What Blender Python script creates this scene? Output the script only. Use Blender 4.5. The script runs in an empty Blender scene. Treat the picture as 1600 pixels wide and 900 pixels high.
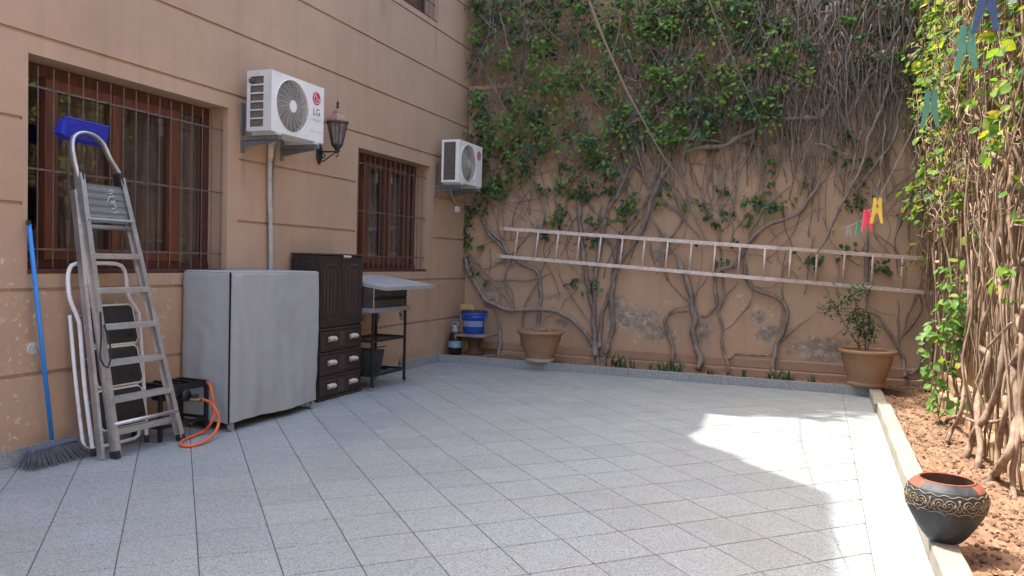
import bpy, math, random
import numpy as np
from mathutils import Vector, Matrix

random.seed(7)
RS = np.random.RandomState(11)
R = math.radians
SC = bpy.context.scene
COL = SC.collection

# ------------------------------------------------------------------ camera
FPX, PIT, ROL, WA, WD, CH = 1204.08, R(1.98138), R(1.52266), R(21.17485), 4.58006, 1.36
NV = np.array([math.cos(WA), -math.sin(WA)])
DV = np.array([math.sin(WA), math.cos(WA)])
CAMP = np.array([WD, 0.0, CH])
def _tw(v):
    return np.array([v[:2] @ NV, v[:2] @ DV, v[2]])
_f0 = np.array([0, math.cos(PIT), -math.sin(PIT)])
_u0 = np.array([0, math.sin(PIT), math.cos(PIT)])
_r0 = np.array([1.0, 0, 0])
CR = _tw(math.cos(ROL) * _r0 + math.sin(ROL) * _u0)
CU = _tw(-math.sin(ROL) * _r0 + math.cos(ROL) * _u0)
CF = _tw(_f0)
cam = bpy.data.cameras.new('camera')
cam.sensor_width = 36.0
cam.lens = FPX / 1600 * 36.0
cam.clip_start = 0.05
cam.clip_end = 500
camo = bpy.data.objects.new('camera', cam)
M4 = Matrix.Identity(4)
for i in range(3):
    M4[i][0], M4[i][1], M4[i][2], M4[i][3] = CR[i], CU[i], -CF[i], CAMP[i]
camo.matrix_world = M4
COL.objects.link(camo)
SC.camera = camo

# ------------------------------------------------------------------ light
SUN_TO = Vector((-0.50, 0.06, 1.0)).normalized()
world = bpy.data.worlds.new('World')
SC.world = world
world.use_nodes = True
wn = world.node_tree
sky = wn.nodes.new('ShaderNodeTexSky')
sky.sky_type = 'NISHITA'
sky.sun_disc = False
sky.sun_elevation = math.asin(SUN_TO.z)
sky.sun_rotation = math.atan2(SUN_TO.x, SUN_TO.y)
sky.altitude = 100
sky.air_density = 1.0
sky.dust_density = 6.0
bg = wn.nodes['Background']
bg.inputs['Strength'].default_value = 0.15
wn.links.new(sky.outputs['Color'], bg.inputs['Color'])
sl = bpy.data.lights.new('sun', 'SUN')
sl.energy = 2.0
sl.angle = R(0.53)
sl.color = (1.0, 0.95, 0.87)
slo = bpy.data.objects.new('sun', sl)
slo.rotation_euler = (-SUN_TO).to_track_quat('-Z', 'Y').to_euler()
slo.location = (-6, 2, 14)
COL.objects.link(slo)
SC.view_settings.view_transform = 'Standard'
SC.view_settings.look = 'None'
SC.view_settings.gamma = 1.0
SC.view_settings.use_curve_mapping = False
SC.view_settings.exposure = 2.2

# ------------------------------------------------------------------ pixel helpers (photo 1600x900 -> place)
def wray(x, y):
    return CF * FPX + CR * (x - 800) - CU * (y - 450)
def Fl(x, y, z=0.0):
    d = wray(x, y); return CAMP + d * ((z - CH) / d[2])
def LX(x, y, X=0.0):
    d = wray(x, y); return CAMP + d * ((X - CAMP[0]) / d[0])
def BY(x, y, Y):
    d = wray(x, y); return CAMP + d * ((Y - CAMP[1]) / d[1])
def pix(P):
    v = np.asarray(P, float) - CAMP
    w = v @ CF
    return 800 + FPX * (v @ CR) / w, 450 - FPX * (v @ CU) / w, w

# ------------------------------------------------------------------ materials
MATS = {}
def mat(name, col, rough=0.6, metal=0.0, spec=0.5):
    m = bpy.data.materials.new(name); m.use_nodes = True
    b = m.node_tree.nodes['Principled BSDF']
    b.inputs['Base Color'].default_value = (*col, 1)
    b.inputs['Roughness'].default_value = rough
    b.inputs['Metallic'].default_value = metal
    b.inputs['Specular IOR Level'].default_value = spec
    MATS[name] = m
    return m
def N(m, t, **kw):
    n = m.node_tree.nodes.new(t)
    for k, v in kw.items(): setattr(n, k, v)
    return n
def L(m, a, b): m.node_tree.links.new(a, b)
def coords(m, kind='Object'):
    # scene-wide position, so that pieces sharing a mesh do not share a pattern
    if kind == 'World':
        return N(m, 'ShaderNodeNewGeometry').outputs['Position']
    return N(m, 'ShaderNodeTexCoord').outputs[kind]
def noise(m, vec, scale, detail=4, rough=0.55, dist=0.0):
    n = N(m, 'ShaderNodeTexNoise')
    n.inputs['Scale'].default_value = scale; n.inputs['Detail'].default_value = detail
    n.inputs['Roughness'].default_value = rough; n.inputs['Distortion'].default_value = dist
    L(m, vec, n.inputs['Vector']); return n.outputs['Fac']
def ramp(m, fac, stops):
    r = N(m, 'ShaderNodeValToRGB')
    e = r.color_ramp.elements
    while len(e) < len(stops): e.new(0.5)
    for el, (p, c) in zip(e, stops):
        el.position = p; el.color = (*c, 1) if len(c) == 3 else c
    L(m, fac, r.inputs['Fac']); return r.outputs['Color']
def mix(m, fac, a, b, mode='MIX'):
    n = N(m, 'ShaderNodeMix', data_type='RGBA', blend_type=mode)
    for idx, v in ((0, fac), (6, a), (7, b)):
        if hasattr(v, 'links') or hasattr(v, 'is_linked'): L(m, v, n.inputs[idx])
        elif idx == 0: n.inputs[0].default_value = v
        else: n.inputs[idx].default_value = (*v, 1)
    return n.outputs[2]
def math_(m, op, a, b=None, clamp=False):
    n = N(m, 'ShaderNodeMath', operation=op, use_clamp=clamp)
    for i, v in enumerate((a, b)):
        if v is None: continue
        if isinstance(v, (int, float)): n.inputs[i].default_value = v
        else: L(m, v, n.inputs[i])
    return n.outputs[0]
def bump(m, h, strength=0.2, dist=0.01):
    b = N(m, 'ShaderNodeBump')
    b.inputs['Strength'].default_value = strength; b.inputs['Distance'].default_value = dist
    L(m, h, b.inputs['Height'])
    L(m, b.outputs['Normal'], m.node_tree.nodes['Principled BSDF'].inputs['Normal'])
def setcol(m, c): L(m, c, m.node_tree.nodes['Principled BSDF'].inputs['Base Color'])
def setrough(m, c): L(m, c, m.node_tree.nodes['Principled BSDF'].inputs['Roughness'])
def worn(name, col, var=0.25, scale=6, rough=0.6, metal=0.0, fine=60, bstr=0.15, dirt=(0.10, 0.08, 0.06), dirtamt=0.25, spec=0.5, space='World'):
    """a base colour with mottling, dirt and fine relief"""
    m = mat(name, col, rough, metal, spec)
    v = coords(m, space)
    a = noise(m, v, scale, 5)
    c2 = tuple(min(1, c * (1 + var)) for c in col); c1 = tuple(c * (1 - var) for c in col)
    c = ramp(m, a, [(0.3, c1), (0.7, c2)])
    d = noise(m, v, scale * 2.3, 6, 0.65, 0.4)
    dm = ramp(m, d, [(0.52, (0, 0, 0)), (0.75, (dirtamt,) * 3)])
    setcol(m, mix(m, dm, c, dirt))
    rr = ramp(m, d, [(0.3, (max(0.05, rough - 0.12),) * 3), (0.7, (min(1, rough + 0.15),) * 3)])
    setrough(m, rr)
    bump(m, noise(m, v, fine, 4), bstr, 0.004)
    return m

def blob_mask(m, pos, blobs, edge_scale=8, amt=0.38, lo=0.55, hi=1.15):
    """union of ragged patches; blobs = (centre, radii)"""
    ns = N(m, 'ShaderNodeTexNoise'); ns.inputs['Scale'].default_value = edge_scale
    ns.inputs['Detail'].default_value = 6; ns.inputs['Roughness'].default_value = 0.65
    L(m, pos, ns.inputs['Vector'])
    out = None
    for c, r in blobs:
        s = N(m, 'ShaderNodeVectorMath', operation='SUBTRACT'); L(m, pos, s.inputs[0]); s.inputs[1].default_value = c
        dv = N(m, 'ShaderNodeVectorMath', operation='DIVIDE'); L(m, s.outputs[0], dv.inputs[0]); dv.inputs[1].default_value = r
        ln = N(m, 'ShaderNodeVectorMath', operation='LENGTH'); L(m, dv.outputs[0], ln.inputs[0])
        v = ln.outputs['Value']
        out = v if out is None else math_(m, 'MINIMUM', out, v)
    jit = math_(m, 'MULTIPLY', math_(m, 'SUBTRACT', ns.outputs['Fac'], 0.5), amt * 6)
    d = math_(m, 'ADD', out, jit)
    return ramp(m, d, [(lo, (1, 1, 1)), (hi, (0, 0, 0))]), ns.outputs['Fac']

def plaster(name, base, patches=(), chips=(), grime=()):
    m = mat(name, base, 0.88, 0, 0.25)
    p = coords(m, 'World')
    big = noise(m, p, 0.7, 4, 0.6, 0.3)
    mid = noise(m, p, 5.0, 5, 0.6)
    b1 = tuple(c * 0.90 for c in base); b2 = tuple(c * 1.10 for c in base)
    c = ramp(m, big, [(0.3, b1), (0.7, b2)])
    c = mix(m, ramp(m, mid, [(0.45, (0, 0, 0)), (0.8, (0.28,) * 3)]), c, tuple(b * 0.80 for b in base))
    # vertical rain streaks
    mp = N(m, 'ShaderNodeMapping'); mp.inputs['Scale'].default_value = (9, 9, 0.35)
    L(m, p, mp.inputs['Vector'])
    st = noise(m, mp.outputs['Vector'], 1.0, 3)
    c = mix(m, ramp(m, st, [(0.50, (0, 0, 0)), (0.8, (0.27,) * 3)]), c, tuple(b * 0.66 for b in base))
    fine = noise(m, p, 90, 3)
    hgt = fine
    if patches:
        msk, ns = blob_mask(m, p, patches)
        grey = ramp(m, noise(m, p, 14, 6, 0.7), [(0.3, (0.17, 0.14, 0.115)), (0.5, (0.27, 0.225, 0.18)), (0.68, (0.50, 0.44, 0.37))])
        c = mix(m, math_(m, 'MULTIPLY', msk, math_(m, 'ADD', math_(m, 'MULTIPLY', noise(m, p, 3.1, 3), .9), .42), True), c, grey)
    if grime:
        msk3, ns3 = blob_mask(m, p, grime, 12, 0.3, 0.1, 1.2)
        c = mix(m, math_(m, 'MULTIPLY', msk3, .45), c, tuple(b * 0.55 for b in base))
    if chips:
        msk2, ns2 = blob_mask(m, p, chips, 16, 0.5, 0.5, 0.9)
        ch = ramp(m, noise(m, p, 19, 6, 0.7), [(0.575, (0, 0, 0)), (0.62, (0.85,) * 3)])
        mm = math_(m, 'MULTIPLY', msk2, ch)
        c = mix(m, mm, c, (0.62, 0.52, 0.40))
    setcol(m, c)
    bump(m, hgt, 0.25, 0.004)
    return m

def g3(p): return (float(p[0]), float(p[1]), float(p[2]))
BW = 9.97                       # front face of the back wall
def bp(x, y, rx, rz): return (g3(BY(x, y, BW)), (rx, 0.6, rz))
back_patches = [bp(990, 500, .40, .20), bp(965, 478, .16, .14), bp(1030, 520, .25, .13), bp(1200, 520, .17, .14), bp(1285, 548, .40, .20),
                bp(1185, 497, .10, .12), bp(800, 408, .32, .10), bp(760, 462, .13, .22), bp(868, 465, .20, .09), bp(1030, 398, .13, .10),
                bp(838, 350, .12, .07), bp(905, 325, .10, .06), bp(1100, 520, .13, .16), bp(905, 440, .16, .07), bp(880, 505, .1, .08), bp(1050, 325, .10, .06)]
back_chips = [bp(1190, 488, .34, .16), bp(1040, 490, .2, .2), bp(1270, 545, .4, .25), bp(1240, 355, .25, .08), bp(1150, 470, .12, .2), bp(985, 500, .5, .3)]
left_chips = [((0, 3.35, .85), (.4, .25, .5)), ((0, 3.3, .3), (.4, .2, .4)), ((0, 3.9, .95), (.4, .5, .25)), ((0, 4.5, .9), (.4, .2, .3)), ((0, 8.5, .35), (.4, .4, .25)), ((0, 3.2, 1.15), (.4, .2, .25))]
plaster('plaster_house', (0.45, 0.31, 0.21), (), left_chips,
        [((0, yy, zz), (.3, ry, rz)) for yy, zz, ry, rz in ((3.43, .95, .05, .35), (5.13, .95, .05, .40), (7.2, .95, .05, .3), (8.79, .80, .035, .5), (5.72, 1.7, .07, .7), (5.36, 2.15, .05, .25), (9.0, 2.1, .05, .3), (6.1, .15, 3.5, .12), (7.6, 4.2, .1, .25), (8.9, 4.15, .06, .3), (2.9, .6, .3, .5))])
plaster('plaster_back', (0.475, 0.32, 0.21), back_patches, back_chips)
plaster('plaster_plinth', (0.35, 0.225, 0.155))
plaster('plaster_ochre', (0.46, 0.31, 0.19))

# granite-look floor tile
m = mat('tile', (0.5, 0.5, 0.52), 0.42, 0, 0.35)
p = coords(m, 'World')
vo = N(m, 'ShaderNodeTexVoronoi'); vo.inputs['Scale'].default_value = 190; L(m, p, vo.inputs['Vector'])
fl = ramp(m, vo.outputs['Color'], [(0.12, (0.19, 0.19, 0.195)), (0.34, (0.49, 0.485, 0.485)), (0.7, (0.55, 0.545, 0.54)), (0.9, (0.72, 0.71, 0.70))])
n2 = noise(m, p, 70, 4, 0.7)
fl = mix(m, ramp(m, n2, [(0.47, (0, 0, 0)), (0.66, (0.55,) * 3)]), fl, (0.27, 0.27, 0.29))
oi = N(m, 'ShaderNodeObjectInfo')
var = ramp(m, oi.outputs['Random'], [(0, (0.90, 0.90, 0.905)), (0.5, (0.97, 0.96, 0.945)), (1, (1.0, 1.0, 1.0))])
fl = mix(m, 1.0, fl, var, 'MULTIPLY')
dn = noise(m, p, 1.3, 5, 0.6, 0.5)
fl = mix(m, ramp(m, dn, [(0.44, (0, 0, 0)), (0.72, (0.42,) * 3)]), fl, (0.38, 0.34, 0.30))
fl = mix(m, 1.0, fl, (0.64, 0.715, 0.735), 'MULTIPLY')
setcol(m, fl)
setrough(m, ramp(m, dn, [(0.3, (0.34,) * 3), (0.7, (0.58,) * 3)]))
bump(m, n2, 0.08, 0.002)
worn('grout', (0.115, 0.098, 0.085), 0.2, 12, 0.95)
worn('kerb_cream', (0.27, 0.25, 0.205), 0.14, 5, 0.85, fine=50, bstr=0.3, dirtamt=0.45, dirt=(0.15, 0.125, 0.095))
m = worn('soil', (0.215, 0.132, 0.085), 0.35, 14, 0.98, fine=35, bstr=0.8, dirt=(0.10, 0.053, 0.033), dirtamt=0.6, spec=0.1)
worn('dry_leaf', (0.25, 0.17, 0.095), 0.4, 30, 0.9, dirtamt=0.4)
worn('ochre_block', (0.36, 0.235, 0.14), 0.15, 8, 0.9, fine=40, bstr=0.4, dirtamt=0.35, dirt=(0.25, 0.15, 0.09))
worn('cane', (0.36, 0.27, 0.175), 0.3, 14, 0.8, fine=80, bstr=0.4, dirtamt=0.5, dirt=(0.22, 0.15, 0.09))

def bark(name, c1, c2, fine=60):
    m = mat(name, c1, 0.9, 0, 0.2)
    p = coords(m, 'World')
    mp = N(m, 'ShaderNodeMapping'); mp.inputs['Scale'].default_value = (1, 1, 0.35); L(m, p, mp.inputs['Vector'])
    a = noise(m, mp.outputs['Vector'], 22, 5, 0.7)
    setcol(m, ramp(m, a, [(0.3, c1), (0.72, c2)]))
    bump(m, noise(m, mp.outputs['Vector'], fine, 5, 0.7), 0.7, 0.006)
    return m
bark('bark', (0.12, 0.096, 0.082), (0.32, 0.27, 0.232))
bark('bark_grey', (0.15, 0.125, 0.108), (0.37, 0.32, 0.275))
bark('bark_pale', (0.14, 0.09, 0.062), (0.36, 0.265, 0.195))
bark('twig', (0.13, 0.105, 0.09), (0.36, 0.31, 0.265), 120)
bark('twig_pale', (0.13, 0.085, 0.057), (0.40, 0.29, 0.205), 120)

def leafmat(name, stops, trans=0.35, rough=0.42):
    m = mat(name, stops[0][1], rough + .1, 0, 0.18)
    nt = m.node_tree
    gi = N(m, 'ShaderNodeNewGeometry')
    c = ramp(m, gi.outputs['Random Per Island'], stops)
    nz = noise(m, coords(m, 'World'), 40, 3)
    c = mix(m, ramp(m, nz, [(0.4, (0, 0, 0)), (0.7, (0.3,) * 3)]), c, tuple(x * 0.6 for x in stops[1][1]))
    setcol(m, c)
    tr = N(m, 'ShaderNodeBsdfTranslucent')
    tc = mix(m, 1.0, c, (1.25, 1.45, 0.55), 'MULTIPLY')
    L(m, tc, tr.inputs['Color'])
    ms = N(m, 'ShaderNodeMixShader'); ms.inputs[0].default_value = trans
    L(m, nt.nodes['Principled BSDF'].outputs[0], ms.inputs[1]); L(m, tr.outputs[0], ms.inputs[2])
    L(m, ms.outputs[0], nt.nodes['Material Output'].inputs['Surface'])
    return m
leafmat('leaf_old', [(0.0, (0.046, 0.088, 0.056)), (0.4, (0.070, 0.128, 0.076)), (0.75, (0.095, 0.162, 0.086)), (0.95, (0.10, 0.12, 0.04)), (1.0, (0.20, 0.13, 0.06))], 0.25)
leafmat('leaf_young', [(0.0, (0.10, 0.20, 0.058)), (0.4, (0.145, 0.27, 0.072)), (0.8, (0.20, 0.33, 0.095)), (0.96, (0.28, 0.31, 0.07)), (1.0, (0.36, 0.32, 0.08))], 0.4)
leafmat('leaf_sun_tone', [(0.0, (0.075, 0.15, 0.028)), (0.45, (0.145, 0.25, 0.042)), (0.78, (0.23, 0.32, 0.05)), (0.9, (0.36, 0.31, 0.04)), (1.0, (0.34, 0.20, 0.08))], 0.42, 0.5)  # sunlit yellow-green put into the leaf colours
leafmat('leaf_strap', [(0.0, (0.045, 0.09, 0.045)), (0.5, (0.075, 0.14, 0.068)), (1.0, (0.14, 0.21, 0.10))], 0.2)

# woods, metals, plastics
def wood(name, c1, c2, rough=0.5):
    m = mat(name, c1, rough, 0, 0.4)
    p = coords(m, 'World')
    mp = N(m, 'ShaderNodeMapping'); mp.inputs['Scale'].default_value = (22, 22, 1.6); L(m, p, mp.inputs['Vector'])
    a = noise(m, mp.outputs['Vector'], 2.2, 6, 0.65, 0.6)
    setcol(m, ramp(m, a, [(0.3, c1), (0.72, c2)]))
    bump(m, a, 0.2, 0.003)
    return m
wood('wood_frame', (0.055, 0.020, 0.013), (0.115, 0.042, 0.025))
wood('wood_sash', (0.085, 0.029, 0.016), (0.20, 0.068, 0.032))
worn('grille_iron', (0.16, 0.122, 0.105), 0.3, 30, 0.6, 0.3, dirt=(0.17, 0.075, 0.04), dirtamt=0.6)
worn('curtain', (0.15, 0.112, 0.092), 0.2, 8, 0.9)
worn('shade_black', (0.02, 0.018, 0.016), 0.2, 8, 0.9)  # near-black colour standing in for shade
m = mat('glass', (0.02, 0.02, 0.022), 0.03)
nt = m.node_tree
tp = N(m, 'ShaderNodeBsdfTransparent'); tp.inputs['Color'].default_value = (0.93, 0.92, 0.90, 1)
gl = N(m, 'ShaderNodeBsdfGlossy'); gl.inputs['Roughness'].default_value = 0.02
fr = N(m, 'ShaderNodeLayerWeight'); fr.inputs['Blend'].default_value = 0.5
ms = N(m, 'ShaderNodeMixShader')
L(m, math_(m, 'ADD', math_(m, 'MULTIPLY', math_(m, 'POWER', fr.outputs['Facing'], 4.0), .85), .10, True), ms.inputs[0]); L(m, tp.outputs[0], ms.inputs[1]); L(m, gl.outputs[0], ms.inputs[2])
L(m, ms.outputs[0], nt.nodes['Material Output'].inputs['Surface'])
worn('aluminium', (0.56, 0.56, 0.56), 0.12, 10, 0.42, 0.85, fine=90, bstr=0.08, dirt=(0.25, 0.23, 0.2), dirtamt=0.5)
worn('aluminium_old', (0.68, 0.60, 0.53), 0.15, 12, 0.6, 0.2, fine=90, bstr=0.1, dirt=(0.30, 0.22, 0.17), dirtamt=0.6)
worn('rust_alu', (0.55, 0.44, 0.37), 0.2, 12, 0.65, 0.15, dirt=(0.35, 0.19, 0.12), dirtamt=0.5)
worn('platform_grey', (0.20, 0.21, 0.20), 0.15, 10, 0.55, 0.3)
worn('black_rubber', (0.022, 0.022, 0.022), 0.2, 10, 0.75, dirt=(0.09, 0.08, 0.07), dirtamt=0.4)
worn('black_iron', (0.018, 0.018, 0.02), 0.3, 14, 0.5, 0.2, dirt=(0.07, 0.05, 0.04), dirtamt=0.5)
worn('white_enamel', (0.78, 0.78, 0.78), 0.06, 6, 0.35, dirt=(0.35, 0.29, 0.22), dirtamt=0.4)
worn('stool_tread', (0.028, 0.031, 0.036), 0.2, 12, 0.7, fine=120, bstr=0.4, dirt=(0.12, 0.11, 0.1), dirtamt=0.3)
worn('broom_blue', (0.02, 0.22, 0.62), 0.06, 6, 0.35, dirt=(0.12, 0.2, 0.35), dirtamt=0.2)
worn('bristle', (0.10, 0.105, 0.12), 0.3, 20, 0.8)
worn('broom_head', (0.10, 0.13, 0.18), 0.1, 20, 0.6)
worn('pan_blue', (0.025, 0.035, 0.42), 0.08, 8, 0.4, dirt=(0.12, 0.12, 0.3), dirtamt=0.3)
m = worn('fabric', (0.345, 0.36, 0.36), 0.06, 2.5, 0.72, fine=300, bstr=0.1, dirt=(0.24, 0.24, 0.235), dirtamt=0.12)
worn('fabric_hem', (0.30, 0.30, 0.31), 0.05, 4, 0.5, fine=300)
wood('cabinet_brown', (0.021, 0.014, 0.013), (0.048, 0.033, 0.030), 0.42)
worn('cabinet_edge', (0.052, 0.036, 0.034), 0.2, 10, 0.45)
worn('cream_plastic', (0.58, 0.50, 0.42), 0.06, 10, 0.45, dirtamt=0.3)
worn('caster_wheel', (0.30, 0.30, 0.29), 0.2, 20, 0.45)
worn('hose_orange', (0.62, 0.135, 0.045), 0.1, 12, 0.4, dirtamt=0.2)
worn('brass', (0.40, 0.33, 0.22), 0.2, 30, 0.35, 0.9)
worn('galvanised', (0.30, 0.32, 0.33), 0.12, 12, 0.5, 0.4, dirt=(0.2, 0.18, 0.16), dirtamt=0.4)
worn('galv_bright', (0.40, 0.42, 0.43), 0.10, 7, 0.45, 0.3, dirt=(0.24, 0.22, 0.2), dirtamt=0.4)
worn('char_metal', (0.07, 0.062, 0.056), 0.35, 12, 0.6, 0.4, dirt=(0.18, 0.14, 0.11), dirtamt=0.5)
worn('ac_white', (0.80, 0.80, 0.76), 0.04, 4, 0.45, dirt=(0.42, 0.33, 0.23), dirtamt=0.35)
worn('ac_side', (0.60, 0.62, 0.62), 0.05, 5, 0.45, dirt=(0.34, 0.28, 0.22), dirtamt=0.3)
worn('ac_fins', (0.15, 0.13, 0.115), 0.25, 40, 0.6)
worn('ac_dark', (0.10, 0.085, 0.072), 0.3, 14, 0.7)
worn('ac_grille', (0.50, 0.46, 0.41), 0.10, 14, 0.55, dirt=(0.35, 0.27, 0.2), dirtamt=0.5)
mat('logo_red', (0.55, 0.03, 0.09), 0.4)
mat('logo_white', (0.75, 0.73, 0.72), 0.4)
mat('logo_grey', (0.11, 0.125, 0.14), 0.4)
mat('print_grey', (0.36, 0.37, 0.36), 0.5)
mat('marker_white', (0.72, 0.72, 0.72), 0.5)
worn('steel_bracket', (0.17, 0.19, 0.20), 0.15, 14, 0.5, 0.3, dirt=(0.2, 0.17, 0.15), dirtamt=0.4)
worn('pipe_grey', (0.42, 0.39, 0.35), 0.15, 12, 0.6, dirtamt=0.4)
worn('pipe_tan', (0.38, 0.26, 0.20), 0.15, 8, 0.7)
worn('lamp_iron', (0.040, 0.042, 0.046), 0.3, 30, 0.45, 0.4, dirt=(0.12, 0.09, 0.07), dirtamt=0.4)
worn('lamp_copper', (0.30, 0.17, 0.13), 0.2, 25, 0.6, 0.2, dirt=(0.2, 0.14, 0.11), dirtamt=0.4)
mat('bulb', (0.55, 0.52, 0.38), 0.3)
m = mat('lamp_glass', (0.3, 0.3, 0.3), 0.1); nt = m.node_tree
tp = N(m, 'ShaderNodeBsdfTransparent'); tp.inputs['Color'].default_value = (0.72, 0.70, 0.66, 1)
ms = N(m, 'ShaderNodeMixShader'); ms.inputs[0].default_value = 0.35
L(m, tp.outputs[0], ms.inputs[1]); L(m, nt.nodes['Principled BSDF'].outputs[0], ms.inputs[2])
L(m, ms.outputs[0], nt.nodes['Material Output'].inputs['Surface'])
worn('pot_tan', (0.30, 0.175, 0.095), 0.10, 7, 0.6, dirt=(0.30, 0.21, 0.14), dirtamt=0.5)
worn('pot_foot', (0.42, 0.34, 0.26), 0.15, 12, 0.9, dirtamt=0.5)
worn('pot_black', (0.022, 0.028, 0.034), 0.25, 14, 0.6, dirt=(0.10, 0.095, 0.09), dirtamt=0.55)
worn('pot_red', (0.20, 0.062, 0.036), 0.15, 10, 0.75, dirt=(0.3, 0.12, 0.07), dirtamt=0.4)
worn('pot_gold', (0.22, 0.165, 0.10), 0.2, 30, 0.6)
worn('potting_soil', (0.06, 0.04, 0.028), 0.4, 25, 0.95, bstr=0.8)
worn('bucket_blue', (0.016, 0.085, 0.47), 0.06, 8, 0.38, dirt=(0.1, 0.13, 0.3), dirtamt=0.2)
worn('bucket_label', (0.22, 0.27, 0.44), 0.25, 40, 0.6, dirt=(0.08, 0.12, 0.36), dirtamt=0.9)
worn('bucket_lid', (0.028, 0.03, 0.033), 0.3, 10, 0.6, dirt=(0.10, 0.09, 0.08), dirtamt=0.4)
worn('bottle_dark', (0.022, 0.011, 0.012), 0.3, 12, 0.15)
worn('bottle_clear', (0.27, 0.30, 0.33), 0.15, 20, 0.12)
worn('bottle_label', (0.16, 0.33, 0.47), 0.4, 45, 0.4, dirt=(0.5, 0.5, 0.5), dirtamt=0.8)
worn('yellow_board', (0.50, 0.36, 0.13), 0.08, 9, 0.7)
worn('clay_dark', (0.12, 0.06, 0.042), 0.25, 12, 0.8)
worn('slab_grey', (0.22, 0.195, 0.165), 0.15, 9, 0.85)
worn('rope', (0.21, 0.205, 0.20), 0.2, 60, 0.7)
worn('peg_green', (0.055, 0.20, 0.13), 0.1, 30, 0.4)
worn('peg_blue', (0.018, 0.05, 0.13), 0.1, 30, 0.4)
worn('peg_red', (0.60, 0.035, 0.10), 0.1, 30, 0.4)
worn('peg_yellow', (0.60, 0.42, 0.045), 0.1, 30, 0.4)
worn('peg_grey', (0.22, 0.25, 0.30), 0.1, 30, 0.4)
mat('hook_clear', (0.45, 0.44, 0.42), 0.12)
mat('cable', (0.20, 0.19, 0.18), 0.5)
worn('roof_concrete', (0.33, 0.30, 0.27), 0.1, 3, 0.9)
worn('ground_earth', (0.26, 0.19, 0.13), 0.3, 0.8, 0.95)

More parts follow.
